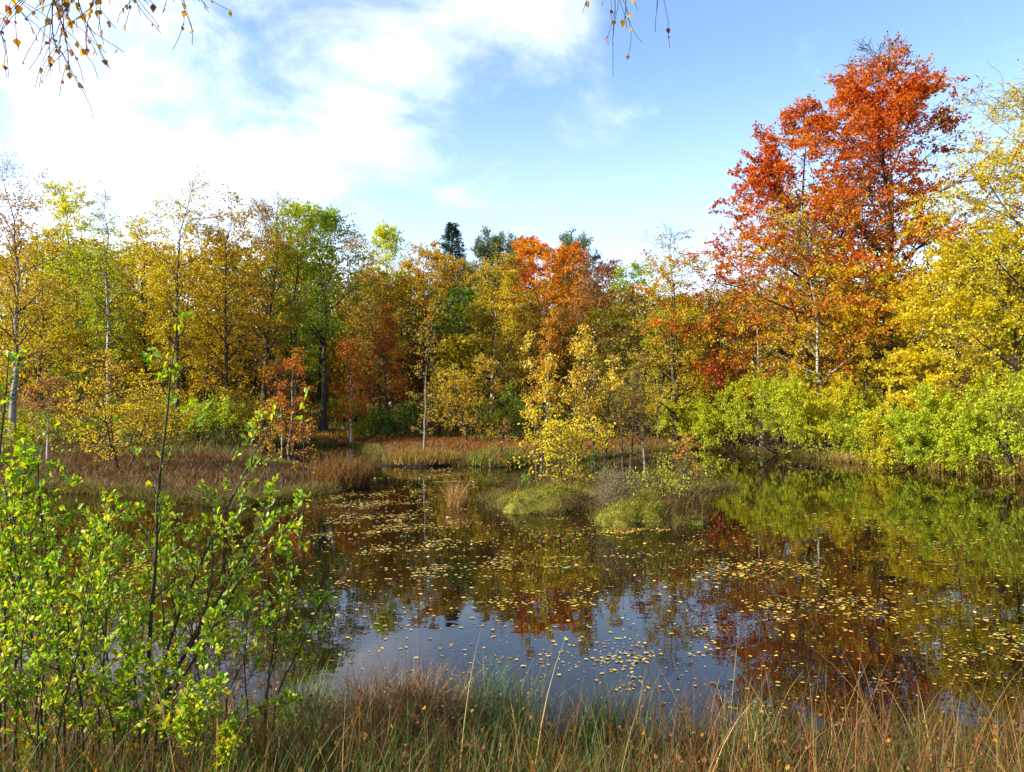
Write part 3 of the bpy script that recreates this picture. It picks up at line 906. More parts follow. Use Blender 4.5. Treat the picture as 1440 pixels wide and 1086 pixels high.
# smaller birches on and before the far shore
SMALL = [
    ('birch_tree', 'small orange cone shaped birch on the far shore', 546, 426, 47.5, 64, 'cone', (TAN, ORG, ORG, (.42, .10, .012)), 4200, dict(cb=.2, u0=.5, leaf=.11, bark='dark')),
    ('birch_tree', 'small bright orange birch left of the orange cone birch', 494, 478, 45.5, 50, 'birch', (ORG, (.48, .17, .012), ORG), 2600, dict(cb=.2, leaf=.11)),
    ('birch_tree', 'small russet birch at the bog edge left of the black trunk', 398, 488, 41, 66, 'birch', (TAN, ORG, (.48, .2, .02)), 2600, dict(cb=.22, leaf=.10, stems=2)),
    ('birch_tree', 'golden brown bushy birch at the far shore right of the green bush', 662, 500, 43, 95, 'dome', (TAN, GOLD, (.4, .2, .03)), 3200, dict(cb=.14, leaf=.11, stems=3, bark='dark')),
    ('birch_tree', 'narrow orange birch top behind the left island birch', 768, 430, 46, 45, 'cone', (GOLD, (.5, .22, .012), ORG), 2400, dict(cb=.2, leaf=.11)),
    ('birch_tree', 'golden many stemmed birch on the left meadow behind the green shrub', 172, 497, 25.5, 120, 'dome', (GOLD, (.5, .27, .02), YEL, GOLD), 4200, dict(cb=.15, leaf=.068, stems=3, bark='dark', tmpl=BT, clump=.6)),
    ('birch_tree', 'small tan birch left of the many stemmed golden birch', 68, 525, 28, 62, 'dome', (TAN, TAN, (.45, .25, .06)), 1300, dict(cb=.35, leaf=.075, tmpl=BT)),
    ('birch_tree', 'thin golden birch sapling on the left peninsula', 381, 560, 23.5, 42, 'birch', (GOLD, TAN, YEL), 700, dict(bark='dark', r0=.018, cb=.1, leaf=.065, tmpl=BT, limbs=20, detail=(4, 3), twig_r=.004)),
    ('birch_tree', 'thin pale orange birch sapling near the tip of the peninsula', 428, 585, 22.5, 44, 'birch', (TAN, (.48, .2, .05), TAN), 360, dict(bark='dark', r0=.018, cb=.1, leaf=.06, tmpl=BT, limbs=18, detail=(4, 3), twig_r=.004)),
    ('birch_tree', 'tall leafless looking thin birch on the bog tussock in mid pond', 597, 448, 32.6, 44, 'birch', (TAN, GOLD, TAN), 560, dict(cb=.12, leaf=.075, lean=(.015, 0), limbs=22, detail=(4, 3), twig_r=.006, bark_c=(.22, .17, .125), r0=.045)),
    ('birch_tree', 'slim golden birch at the left of the island', 757, 466, 21, 48, 'column', ((.46, .29, .03), (.62, .42, .05), (.64, .48, .05), (.60, .44, .14)), 1300, dict(cb=.25, leaf=.066, tmpl=BT, limbs=22, detail=(5, 3), bark='dark', twig_r=.004, stems=2)),  # golden palette raised, the front-lit look sits in the leaf colour
    ('birch_tree', 'low bright yellow bushy birch at the left front of the island', 786, 575, 20, 118, 'dome', ((.62, .46, .02), (.66, .50, .03), YEL, LIME), 2300, dict(cb=.12, leaf=.062, tmpl=BT, stems=4, limbs=22, detail=(5, 4), bark='dark', twig_r=.004)),  # yellow leaves, lightened further to carry their front light in the colour
    ('birch_tree', 'tallest island birch, golden, with dark twin stems', 843, 458, 22, 76, 'column', ((.46, .29, .03), (.62, .42, .05), (.64, .48, .05), (.60, .44, .14)), 2300, dict(cb=.25, leaf=.066, tmpl=BT, limbs=26, detail=(5, 4), twig_r=.004, stems=3, bark='dark')),  # same raised golds, sunlit brightness painted into the leaves
    ('birch_tree', 'mid sized golden birch between the left and the tallest island birches', 812, 515, 22.6, 62, 'column', (GOLD, (.62, .42, .05), TAN), 1100, dict(cb=.25, leaf=.064, tmpl=BT, limbs=22, detail=(5, 3), bark='dark', twig_r=.004)),  # middle gold brightened to put front light into the leaf colour
    ('birch_tree', 'brownish thin birch right of the tallest island birch', 880, 495, 23.6, 56, 'column', (TAN, BRN, (.42, .22, .06)), 800, dict(cb=.3, leaf=.062, tmpl=BT, limbs=22, detail=(5, 3), bark='dark', twig_r=.004, stems=2)),
    ('birch_tree', 'thin birch with crooked pale stem at the right of the island', 908, 520, 24, 60, 'birch', (TAN, GOLD, (.42, .22, .06)), 620, dict(cb=.35, leaf=.062, tmpl=BT, limbs=18, detail=(5, 3), twig_r=.004, lean=(-.05, 0), bark_c=(.3, .24, .18))),
    ('birch_tree', 'little orange birch sapling behind the willow bush on the island', 966, 607, 19.6, 56, 'birch', (ORG, (.48, .2, .03), GOLD), 420, dict(bark='dark', r0=.018, cb=.1, leaf=.055, tmpl=BT, limbs=16, detail=(4, 3), twig_r=.003)),
    ('birch_tree', 'tiny tan birch sapling left of the island', 705, 590, 30, 40, 'birch', (TAN, (.48, .25, .06)), 260, dict(bark='dark', r0=.018, cb=.1, leaf=.07, limbs=16, detail=(4, 3), twig_r=.005)),
]
for i, (nm_, lb, px, top, d, wp, kd, pl, n, op) in enumerate(SMALL):
    op = dict(dict(un=.6, u0=.5), **op)
    lf = op.pop('leaf')
    tree(nm_, lb, 'tree', px, top, d, wp, kd, pl, int(n * (1.5 if d > 26 else 1.15)), lf, seed=160 + i, **op)

bush('willow_bush', 'yellow green willow bush on the right mossy hummock', 'bush', 938, 632, 17.3, 130, (YGR, LIME, (.45, .42, .05), YEL), 1500, 0.048, 201, stems=14, tmpl=OT, twig_r=.003, tilt=(0, .9), clump=1.2)
bush('willow_bush', 'grey twiggy willow bush with few leaves between the two mossy hummocks', 'bush', 866, 655, 16.6, 72, (YGR, OLV, LIME), 330, 0.04, 202, stems=26, tmpl=OT, twig_r=.003, tilt=(0, .6), stem_c=(.20, .15, .10), t_leaf=.4)
bush('willow_bush', 'fresh green willow bush on the far shore under the orange cone birch', 'bush', 566, 565, 46.5, 62, (GRN, GRN, YGR), 3000, 0.12, 203, u0=.4)
bush('willow_bush', 'yellow green willow bush left of the fresh green bush on the far shore', 'bush', 522, 575, 46, 50, (GRN, YGR, OLV), 1800, 0.12, 204)
bush('willow_bush', 'yellow green willow bush at the meadow edge behind the foreground sapling', 'bush', 278, 560, 38, 110, (GRN, YGR, LIME), 4500, 0.11, 205)
bush('willow_bush', 'olive willow bush at the meadow edge on the left', 'bush', 65, 592, 36, 130, (OLV, YGR, GOLD), 4000, 0.10, 206)
bush('willow_bush', 'dull gold willow bush at the meadow edge behind the russet birch', 'bush', 335, 545, 42, 85, (OLV, GOLD, YGR), 3200, 0.11, 207)
bush('willow_bush', 'olive gold willow bush on the far shore behind the thin bog birch', 'bush', 615, 545, 47, 70, (OLV, GOLD, YGR), 2600, 0.12, 208)
bush('willow_bush', 'dark olive bush on the far shore left of the island', 'bush', 715, 545, 45, 90, (OLV, GRN, GOLD), 3200, 0.12, 209)
bush('willow_bush', 'golden low bush behind the many stemmed golden birch', 'bush', 205, 560, 36, 120, (OLV, GOLD, YEL), 4000, 0.10, 210)

EDGE = [(20, 575, 44, 120, (YGR, OLV, GOLD), 'olive green bush at the forest edge by the left edge birch'),
        (130, 560, 43, 120, (GRN, YGR, OLV), 'green bush at the forest edge behind the slender white birch'),
        (228, 545, 46, 110, (GOLD, YEL, OLV), 'golden bush at the forest edge behind the foreground sapling'),
        (395, 560, 49, 90, (GOLD, (.46, .24, .02), OLV), 'bronze gold bush at the forest edge behind the russet birch'),
        (480, 562, 54, 70, (OLV, YGR, GOLD), 'olive bush at the forest edge right of the black birch trunk'),
        (640, 520, 50, 90, (GRN, OLV, YGR), 'green bush behind the golden brown bushy birch'),
        (800, 540, 47, 100, (GRN, OLV, YGR), 'green bush on the far shore behind the tallest island birch'),
        (895, 520, 46, 100, (YGR, OLV, YEL), 'yellow green bush on the far shore right of the island birches')]
for i, (px, top, d, wp, pl, lb) in enumerate(EDGE):
    bush('willow_bush', lb, 'bush', px, top, d, wp, pl, 4500, 0.115, 250 + i, t_leaf=.05, tilt=(0, 1.3), group='bushes along the forest edge')

# ------------------------------------------------------------------ the far wood, one mass behind the trees one can tell apart
rng = np.random.default_rng(77)
Vs, Fs, Cs, off = [], [], [], 0
PALS = [(OLV, GOLD, YGR), (OLV, BRN, GOLD), (GRN, OLV, YGR), (GOLD, (.40, .24, .014), BRN), (GRN, DGR, OLV), (TAN, BRN, OLV)]
spots = []
for row, (dd_, cnt) in enumerate(((60, 34), (70, 38), (84, 42), (100, 44))):
    for k in range(cnt):
        spots.append(((k + rng.uniform(.1, .9)) / cnt * 2.3 - 1.15, dd_ + rng.uniform(-4, 4), row))
        spots.append(((k + rng.uniform(.1, .9)) / cnt * 2.3 - 1.15, dd_ + rng.uniform(-5, 3), row + 10))
for (fx, d, row) in spots:
    x = fx * d * 0.75
    z0 = gz1(x, d)
    px = W_PX / 2 + x / d * F_PX
    topz = CAM_Z + d * np.interp(px, [-300, 0, 300, 450, 560, 700, 850, 1000, 1150, 1500, 1800], [.20, .205, .212, .20, .168, .165, .15, .14, .15, .2, .22]) * rng.uniform(.86, 1.0)
    H = max(topz - z0, 5)
    if row >= 10:
        H = min(H, rng.uniform(3.5, 6.5))
    Wd = rng.uniform(4.2, 6.5)
    nl = 1500
    s = rng.uniform(0, 1, nl) ** 0.8
    a = rng.uniform(0, 6.283, nl)
    rad = Wd / 2 * PROFILES['dome'](s) * np.sqrt(rng.uniform(.15, 1, nl)) * (1 + .25 * np.sin(3 * a + rng.uniform(0, 6) + 5 * s))
    P = np.stack([x + rad * np.cos(a), d + rad * np.sin(a), z0 + H * (0.03 + .97 * s)], -1)
    wt = lowfreq(P, int(rng.integers(1e6)), 0.9) + rng.uniform(-1, 1, nl)
    P = P[wt > -0.75]
    m = len(P)
    v, f = leaf_cards(P, norm(rng.normal(0, 1, (m, 3)) + np.array([0, 0, -.2])), norm(rng.normal(0, .8, (m, 3)) + np.array([0, 0, .4])), .34 * rng.uniform(.6, 1.2, m), RHOMB_V, [RHOMB_F])
    pl = PALS[int(rng.integers(len(PALS)))]
    cc = pal_col(pl, .5 + .35 * lowfreq(P, int(rng.integers(1e6)), .5) + rng.normal(0, .12, m)) * rng.uniform(.65, 1.15, (m, 1))
    Vs.append(v)
    Fs.append(f[0] + off)
    Cs.append(np.repeat(cc, 4, 0))
    off += len(v)
    zt = np.linspace(0, 1, 6)
    T = np.stack([x + rng.normal(0, .08, 6) * zt * 3, d + 0 * zt, z0 + H * .92 * zt], -1)[None]
    v, f = tubes(T, (0.15 * (1.05 - zt))[None], 6)
    Vs.append(v)
    Fs.append(f + off)
    Cs.append(np.tile((.06, .045, .035), (len(v), 1)))
    off += len(v)
tag(mesh('far_wood', np.concatenate(Vs), np.concatenate(Fs), M_LEAF, np.concatenate(Cs)), kind='stuff')

# ------------------------------------------------------------------ mossy hummocks, tussocks, bog grass
m_moss, t = new_mat('bog_moss')
tcn = t.n('ShaderNodeTexCoord')
n1 = t.noise(tcn.outputs['Object'], 3.0, 4.0, 0.6)
n2 = t.noise(tcn.outputs['Object'], 30.0, 5.0, 0.7)
c = t.ramp(n1, [(0.35, (0.07, 0.05, 0.015)), (0.5, (0.16, 0.16, 0.025)), (0.62, (0.24, 0.22, 0.04)), (0.75, (0.15, 0.07, 0.02))])
c = t.mix(1.0, c, t.ramp(n2, [(0.3, (0.45, 0.45, 0.4)), (0.7, (1.4, 1.35, 1.2))]), 'MULTIPLY')
p = t.n('ShaderNodeBsdfPrincipled')
t.l(c, p.inputs['Base Color'])
p.inputs['Roughness'].default_value = 0.95
p.inputs['Specular IOR Level'].default_value = 0.1
b = t.n('ShaderNodeBump')
b.inputs['Strength'].default_value = 1.0
b.inputs['Distance'].default_value = 0.05
t.l(n2, b.inputs['Height'])
t.l(b.outputs[0], p.inputs['Normal'])
o = t.n('ShaderNodeOutputMaterial')
t.l(p.outputs[0], o.inputs[0])


def hummock(label, x, y, rx, ry, h, seed, pal=((.10, .06, .02), (.17, .08, .02), (.14, .14, .02), (.26, .28, .025), (.36, .35, .04), (.15, .07, .02)), n=6500, bl=0.07):
    rng = np.random.default_rng(seed)
    na, nr = 90, 30
    a = np.linspace(0, 2 * np.pi, na, endpoint=False)
    ph = rng.uniform(0, 6.28, 8)

    def surf(a_, r_):
        edge = 1 + .12 * np.sin(2 * a_ + ph[0]) + .09 * np.sin(3 * a_ + ph[1]) + .06 * np.sin(7 * a_ + ph[2])
        X = np.cos(a_) * rx * edge * r_
        Y = np.sin(a_) * ry * edge * r_
        hh_ = h * np.clip(1 - r_ ** 2.6, 0, 1) ** 0.8
        hh_ = hh_ * (1 + .22 * np.sin(X * 4 + ph[3]) * np.sin(Y * 3.5 + ph[4]) + .10 * np.sin(X * 9 + ph[5]) * np.sin(Y * 8 + ph[6])) - 0.06 * (r_ >= .999)
        return X, Y, hh_
    lump = lambda X_, Y_: .045 * np.abs(lowfreq(np.stack([X_.ravel(), Y_.ravel(), 0 * X_.ravel()], -1), seed, 7.0)).reshape(X_.shape)
    r = np.linspace(0.02, 1, nr)
    X, Y, Z = surf(np.tile(a, (nr, 1)), np.tile(r[:, None], (1, na)))
    i = np.arange(na * nr).reshape(nr, na)
    q = np.stack([i[:-1], np.roll(i[:-1], -1, 1), np.roll(i[1:], -1, 1), i[1:]], -1).reshape(-1, 4)
    Z = Z + lump(X, Y) * (np.tile(r[:, None], (1, na)) < .97)
    root = empty('moss_hummock', (x, y, 0.0), label, 'hummock', 'mossy hummocks in the pond')
    mesh('mound', np.stack([X, Y, Z], -1), q, m_moss, None, root, smooth=True)
    aa = rng.uniform(0, 6.283, n)
    rr_ = np.sqrt(rng.uniform(0, 1.04, n))
    X, Y, Z = surf(aa, np.minimum(rr_, 1.0))
    Z = Z + lump(X, Y)
    u = .5 + .5 * lowfreq(np.stack([X, Y, Z], -1), seed, 3.0) + rng.normal(0, .24, n)
    V, q, C, _ = blades(X, Y, Z - .01, bl * rng.uniform(.4, 1.3, n) * np.where(rng.uniform(0, 1, n) < .10, 3.6, 1), .012, .7, pal, rng, bend=.9, K=3, u=u)
    g = mesh('moss_turf', V, q, M_GRASS, C, root)
    g['kind'] = 'stuff'
    return root


hummock('yellow green mossy hummock at the left front of the island', 0.72, 18.75, 1.22, 1.15, .42, 31)
hummock('smaller yellow green mossy hummock at the right front, under the willow bush', 2.55, 16.25, .72, .85, .40, 32)
hummock('brownish mossy hummock in the middle of the island under the birches', 2.1, 20.6, 1.7, 2.0, .42, 33, ((.16, .10, .03), (.28, .14, .04), (.24, .22, .04), (.30, .12, .03)), 4200, .14)
hummock('low moss patch at the right end of the island', 5.1, 22.9, 1.1, .8, .30, 34, ((.25, .2, .04), (.36, .30, .05), (.30, .13, .04)), 1800, .10)
hummock('brown heathery hummock on the right flank of the front mossy hummock', 3.35, 16.6, .62, .9, .34, 35, ((.10, .06, .025), (.20, .10, .035), (.20, .17, .04)), 2000, .16)

HTH = ((.10, .05, .02), (.20, .08, .025), (.24, .12, .03), (.14, .10, .025))
bush('heather_bush', 'brown heather bush behind the left mossy hummock', 'bush', 742, 668, 19.4, 75, HTH, 1500, .03, 221, stems=26, tilt=(0, 1.0), twig_r=.003, clump=1.2)
bush('heather_bush', 'rusty heather bush under the tallest island birch', 'bush', 822, 672, 20.3, 90, HTH, 1700, .03, 222, stems=26, tilt=(0, 1.0), twig_r=.003, u0=.65, clump=1.2)
bush('heather_bush', 'dark heather bush at the water between the two mossy hummocks', 'bush', 832, 690, 17.9, 70, HTH, 1300, .03, 223, stems=24, tilt=(0, 1.0), twig_r=.003, u0=.35, clump=1.2)
bush('heather_bush', 'brown heather bush right of the willow on the right mossy hummock', 'bush', 968, 690, 17.0, 60, HTH, 1200, .03, 224, stems=24, tilt=(0, 1.0), twig_r=.003, u0=.4, clump=1.2)
for px_, top_, d_, hh_, lb_ in ((741, 652, 19.3, .55, 'little pale green pine seedling at the left end of the island'), (836, 628, 21.0, .85, 'little pale green pine seedling under the tallest island birch')):
    tree('pine_seedling', lb_, 'seedling', px_, top_, d_, 26, 'cone', ((.10, .20, .03), (.20, .32, .05)), 420, .075, .12, seed=int(px_), bark='dark', limbs=14, detail=(4, 2), twig_r=.003, droop=-.6, r0=.012, hgt=hh_, matl=M_NEEDLE, tmpl=(RHOMB_V * np.array([.3, 1, 1]), [RHOMB_F]))
STRAW = (.46, .33, .13)
RUST = (.26, .10, .030)
RUSH = (.085, .13, .028)
DKB = (.085, .050, .022)


def tussock(label, x, y, r, h, n, pal, seed, width=.010, lean=.35, bend=.8, mound=.14, K=5):
    rng = np.random.default_rng(seed)
    a = rng.uniform(0, 6.283, n)
    q_ = np.sqrt(rng.uniform(0, 1, n)) * r
    X, Y = q_ * np.cos(a), q_ * np.sin(a)
    z0 = max(gz1(x, y), -0.12)
    root = empty('sedge_tussock', (x, y, z0), label, 'grass tussock', 'sedge tussocks by the water')
    V, q, C, _ = blades(X, Y, np.full(n, 0.0) + mound * (1 - (q_ / r) ** 2), h * rng.uniform(.45, 1.1, n), width, lean, pal, rng, bend=bend, K=K)
    mesh('sedge_blades', V, q, M_GRASS, C, root)['kind'] = 'stuff'
    k = np.linspace(0, 1, 7)
    a = np.linspace(0, 2 * np.pi, 20, endpoint=False)
    rr_ = r * 1.05 * np.sin(k * np.pi / 2)
    Z = mound * np.cos(k * np.pi / 2) * 1.2 - .02 - .35 * k ** 4
    w_ = 1 + .12 * np.sin(5 * a + seed)
    G = np.stack([np.outer(rr_, np.cos(a) * w_), np.outer(rr_, np.sin(a) * w_), np.outer(Z, np.ones(20))], -1)
    i = np.arange(140).reshape(7, 20)
    qq = np.stack([i[:-1], i[1:], np.roll(i[1:], -1, 1), np.roll(i[:-1], -1, 1)], -1).reshape(-1, 4)
    mesh('root_mound', G, qq, m_ground, None, root, smooth=True)
    return root


tussock('small straw brown reed tuft alone in open water left of the island', -1.32, 18.8, .24, .75, 240, (RUST, STRAW, TAN, DKB), 41, .016, .18, .35, .05)
tussock('dense brown curled sedge tussock in the middle of the near bank', -0.72, 5.35,   .42, .46, 1500, (DKB, RUST, (.22, .12, .05), STRAW), 42, .008, .5, 1.2)
tussock('upright grey green rush clump right of the curled brown tussock', -0.12, 5.45, .28, .60, 380, (RUSH, (.14, .19, .06), RUSH, (.2, .2, .07)), 43, .009, .30, .5)
tussock('small grey green rush clump left of the curled brown tussock', -1.45, 5.5, .24, .50, 260, (RUSH, (.13, .18, .06), DKB), 44, .008, .32, .5)
tussock('thin green rush clump with one bent straw in front of the blue sky reflection', 1.55, 5.15, .16, .56, 110, ((.05, .09, .02), (.14, .19, .06), STRAW), 45, .008, .25, .45)
tussock('dark green rush clump at the water right of the upright rush clump', 0.62, 5.25, .22, .48, 220, (RUSH, (.12, .16, .05), DKB), 46, .008, .3, .5)
tussock('brown bog tussock carrying the thin birch in mid pond', -3.6, 31.6, 1.6, .42, 2600, (RUST, (.2, .12, .03), (.17, .17, .03), TAN), 47, .03, .3, .6, .25)
tussock('green sedge tussock on the near side of the far shore left of the island', -0.6, 31.0, 1.2, .62, 1100, (RUSH, OLV, RUSH, RUST), 48, .03, .3, .6, .2)
tussock('orange brown sedge tussock at the tip of the left peninsula', -5.0, 22.9, .9, .85, 1900, ((.2, .12, .04), (.16, .06, .02), (.26, .17, .06), (.22, .09, .025)), 49, .02, .35, .6, .2)

# bog grass on the far shore, the meadow and the islands
rng = np.random.default_rng(5)


def land(x, y, lo=0.02, hi=99):
    s = pond_sd(x, y)
    return (s > lo) & (s < hi)


Vs, Fs, Cs, off = [], [], [], 0


def add_grass(n, box, h, width, pal, cond=None, lean=.35, bend=.6, K=3, us=None, patch=.35):
    global off
    c_ = cond or (lambda x, y: land(x, y))
    pt = scatter(rng, n, *box, c_)
    X, Y = pt[:, 0], pt[:, 1]
    lf = lowfreq(np.stack([X, Y, 0 * X], -1), 91, patch)
    u = np.clip(.5 + .4 * lf + rng.normal(0, .16, len(X)), 0, 1)
    u = np.where(rng.uniform(0, 1, len(X)) < .35, rng.uniform(0, 1, len(X)), u)
    hh_ = h * rng.uniform(.5, 1.2, len(X)) * (1 + .35 * lf)
    V, q, C, _ = blades(X, Y, ground_z(X, Y) - .02, hh_, width, lean, pal, rng, bend=bend, K=K, u=u)
    Vs.append(V)
    Fs.append(q + off)
    Cs.append(C)
    off += len(V)


RD = (.30, .075, .022)
# red bog belt, far shore
add_grass(26000, (-17, 12, 30, 49), .19, .035, ((.10, .12, .02), (.22, .055, .018), (.12, .12, .02), RD, (.12, .07, .02), RD, (.17, .10, .03)), lambda x, y: land(x, y, .02) & (y < 47 + .2 * x), lean=.5, patch=.45)
add_grass(6000, (-18, -2, 42.5, 49), .26, .04, (RD, RUST, RD, OLV), lambda x, y: land(x, y, .5), lean=.5, patch=.45)
add_grass(3500, (-1, 9, 30.5, 42), .24, .03, (RD, RUST, OLV, RD), lambda x, y: land(x, y, .4), lean=.5, patch=.45)
# peninsula and left meadow
add_grass(26000, (-24, -4.6, 18, 34), .25, .028, ((.035, .06, .018), (.07, .045, .018), (.12, .05, .018), (.10, .07, .025), (.15, .055, .018), (.06, .08, .028)), lambda x, y: land(x, y, .02), lean=.45, patch=.3)
add_grass(12000, (-34, -10, 31, 46), .5, .04, ((.14, .13, .02), RUSH, (.10, .06, .02), (.22, .09, .025)), None, lean=.5)
# slope of the clearing and the floor of the wood
add_grass(26000, (-36, 22, 46, 76), .55, .06, (OLV, BRN, YGR, TAN), None, lean=.5)
# islands
add_grass(9000, (-1, 7, 15, 25), .26, .012, (RUST, (.13, .12, .02), BRN, (.08, .11, .02), (.26, .18, .05), RUST), lambda x, y: land(x, y, .02), lean=.5, patch=.8)
# right bank reeds
add_grass(4500, (13.4, 18, 24, 35), .62, .028, (YGR, STRAW, TAN, OLV, RUST), lambda x, y: land(x, y, -.2, .6), lean=.3, bend=.5, patch=.5)
# sedge fringe along every waterline
FRN = ((.06, .09, .02), (.14, .08, .025), (.12, .13, .025), (.24, .15, .05), (.08, .10, .025))
add_grass(15000, (-17, 14, 26, 46), .36, .03, FRN, lambda x, y: land(x, y, -.18, .40), lean=.45, bend=.9, patch=.7)
add_grass(15000, (-20, -3.5, 17, 31), .34, .022, FRN, lambda x, y: land(x, y, -.16, .35), lean=.5, bend=.9, patch=.7)
add_grass(9000, (-1.5, 7.5, 14.5, 25.5), .26, .012, FRN, lambda x, y: land(x, y, -.12, .30), lean=.55, bend=1.0, patch=1.0)
add_grass(5000, (9, 19, 20, 43), .38, .026, FRN, lambda x, y: land(x, y, -.2, .35), lean=.5, bend=.9, patch=.7)
tag(mesh('bog_grass', np.concatenate(Vs), np.concatenate(Fs), M_GRASS, np.concatenate(Cs)), kind='stuff')

# near bank: rushes, sedge, straw
Vs, Fs, Cs, off = [], [], [], 0
rng = np.random.default_rng(6)
FG = ((.04, .075, .014), (.22, .085, .022), (.06, .105, .018), (.10, .12, .022), (.20, .075, .02), (.06, .035, .015), (.22, .11, .03), (.36, .24, .08))
nearc = lambda x, y: pond_sd(x, y) > -0.12
add_grass(15000, (-6.5, 6.5, 2.2, 7.4), .29, .0080, FG, nearc, lean=.42, bend=.55, K=5, patch=1.1)
add_grass(9000, (-6.5, 6.5, 2.2, 6.0), .24, .008, (DKB, RUST, BRN, OLV, RUSH), nearc, lean=.8, bend=1.3, K=5, patch=1.2)
add_grass(850, (0.8, 6.5, 3.4, 5.9), .60, .005, (STRAW, (.20, .11, .03), (.14, .06, .02), (.28, .19, .06)), lambda x, y: pond_sd(x, y) > -.5, lean=.30, bend=.35, K=5)
add_grass(3000, (-3.5, 5.5, 3.6, 6.5), .46, .006, (RUST, DKB, (.14, .06, .02), RUST), lambda x, y: pond_sd(x, y) > -.4, lean=.25, bend=.3, K=5)
add_grass(420, (-4, 6, 3, 6.2), .8, .005, (STRAW, RUST, TAN), nearc, lean=.35, bend=.45, K=6)
add_grass(2600, (-3.6, .6, 2.5, 4.2), .48, .0065, ((.035, .07, .014), (.06, .10, .018), (.10, .06, .02), (.30, .20, .07)), nearc, lean=.3, bend=.45, K=5)
add_grass(1500, (-1, 5, 4.2, 6.4), .46, .0065, ((.05, .09, .016), (.09, .12, .03), (.06, .10, .018)), lambda x, y: pond_sd(x, y) > -.4, lean=.28, bend=.45, K=5)
add_grass(16000, (-16, 16, -3, 8), .35, .012, FG, lambda x, y: (pond_sd(x, y) > 0) & (np.abs(x) > 6.0), K=3)
tag(mesh('bank_grass', np.concatenate(Vs), np.concatenate(Fs), M_GRASS, np.concatenate(Cs)), kind='stuff')

# brown seed heads and fallen leaves caught among the rushes
pt = scatter(rng, 5200, -6, 6.5, 2.4, 6.2, lambda x, y: pond_sd(x, y) > -.2)
z = ground_z(pt[:, 0], pt[:, 1]) + rng.uniform(.03, .5, len(pt)) ** 1.2
P = np.stack([pt[:, 0], pt[:, 1], z], -1)
m = len(P)
V, F_ = leaf_cards(P, rng.normal(0, 1, (m, 3)), rng.normal(0, 1, (m, 3)), .026 * rng.uniform(.3, 1.25, m), BIRCH_V, [BIRCH_F4, BIRCH_F3])
c = pal_col((DKB, RUST, BRN, RUST, (.30, .13, .03), (.45, .22, .02)), rng.uniform(0, 1, m) ** 1.6)
tag(mesh('leaf_litter', V, F_, M_LEAF, np.repeat(c, 7, 0)), kind='stuff')

# ------------------------------------------------------------------ leaves floating on the pond
rng = np.random.default_rng(9)
BL = [(-0.6, 12.6, 2.6, 3.4, 330), (-2.6, 21.5, 1.5, 5.5, 700), (-4.6, 11.2, 2.4, 2.6, 330), (3.2, 10.2, 2.3, 2.6, 230), (5.8, 10.5, 2.8, 3.6, 420), (3.6, 7.6, 2.8, 1.3, 240),
      (7.5, 14, 3.0, 4.5, 240), (-1.4, 8.9, 1.5, 1.3, 130), (1.0, 7.8, 1.5, 1.0, 80), (0.6, 15.5, 3.0, 1.4, 90), (3.0, 15.4, 1.3, .5, 90), (0, 15, 8, 9, 260), (7, 26, 4, 8, 120)]
pts = []
for (cx, cy, sx, sy, n) in BL:
    n = int(n * 22)
    q = np.stack([rng.normal(cx, sx * .75, n), rng.normal(cy, sy * .75, n)], -1)
    g = np.stack([q[:, 0] * .8, q[:, 1] * 1.25 + .25 * np.sin(q[:, 0] * 1.3), 0 * q[:, 0]], -1)
    f = lowfreq(g, 3, 1.25) * .75 + lowfreq(g, 4, 3.6) * .6
    pts.append(q[rng.uniform(0, 1, n) < .055 + .85 * sstep(f, .10, .90)])
pts = np.concatenate(pts)
pts = pts[pond_sd(pts[:, 0], pts[:, 1]) < -.06]
pts = pts[(pts[:, 1] > 5.3)]
pts = pts[np.argsort(pts[:, 1])]
LT = np.stack([np.array([0, .26, .36, .30, .12, -.12, -.30, -.36, -.26]), np.array([0, .10, .35, .68, .95, .95, .66, .36, .08]), np.array([0, .02, .03, .02, .0, .0, .02, .03, .02])], -1)
LT[:, 1] -= .5
LF = np.array([[0, 1, 2, 3, 4, 5, 6, 7, 8]])
FC = [('yellow', (.56, .36, .03)), ('pale green', (.26, .31, .10)), ('brown', (.30, .11, .02)), ('straw coloured', (.50, .34, .10))]
REG = [(-1e9, -1.6, 'beside the green shrub on the near side'), (-1.6, .55, 'off the curled brown tussock'), (.55, 2.2, 'in the blue sky reflection'), (2.2, 1e9, 'in the red beech reflection')]
m = len(pts)
kc = rng.choice(4, m, p=[.42, .15, .25, .18])
az = rng.uniform(0, 6.283, m)
sz = (.018 + .052 * rng.uniform(0, 1, m) ** 1.9) * .76 * (1 + .03 * pts[:, 1]) * (.70 + .30 * sstep(pts[:, 1], 6, 10))
tl = rng.normal(0, 1, (m, 2)) * np.where(rng.uniform(0, 1, (m, 1)) < .25, .16, .03)
zz_ = rng.uniform(.004, .009, m) + .5 * sz * np.abs(tl).sum(1)
jit = rng.uniform(.7, 1.3, m)
hu = rng.uniform(.8, 1.2, (m, 3))
made = {}
hero = 0
rest = []
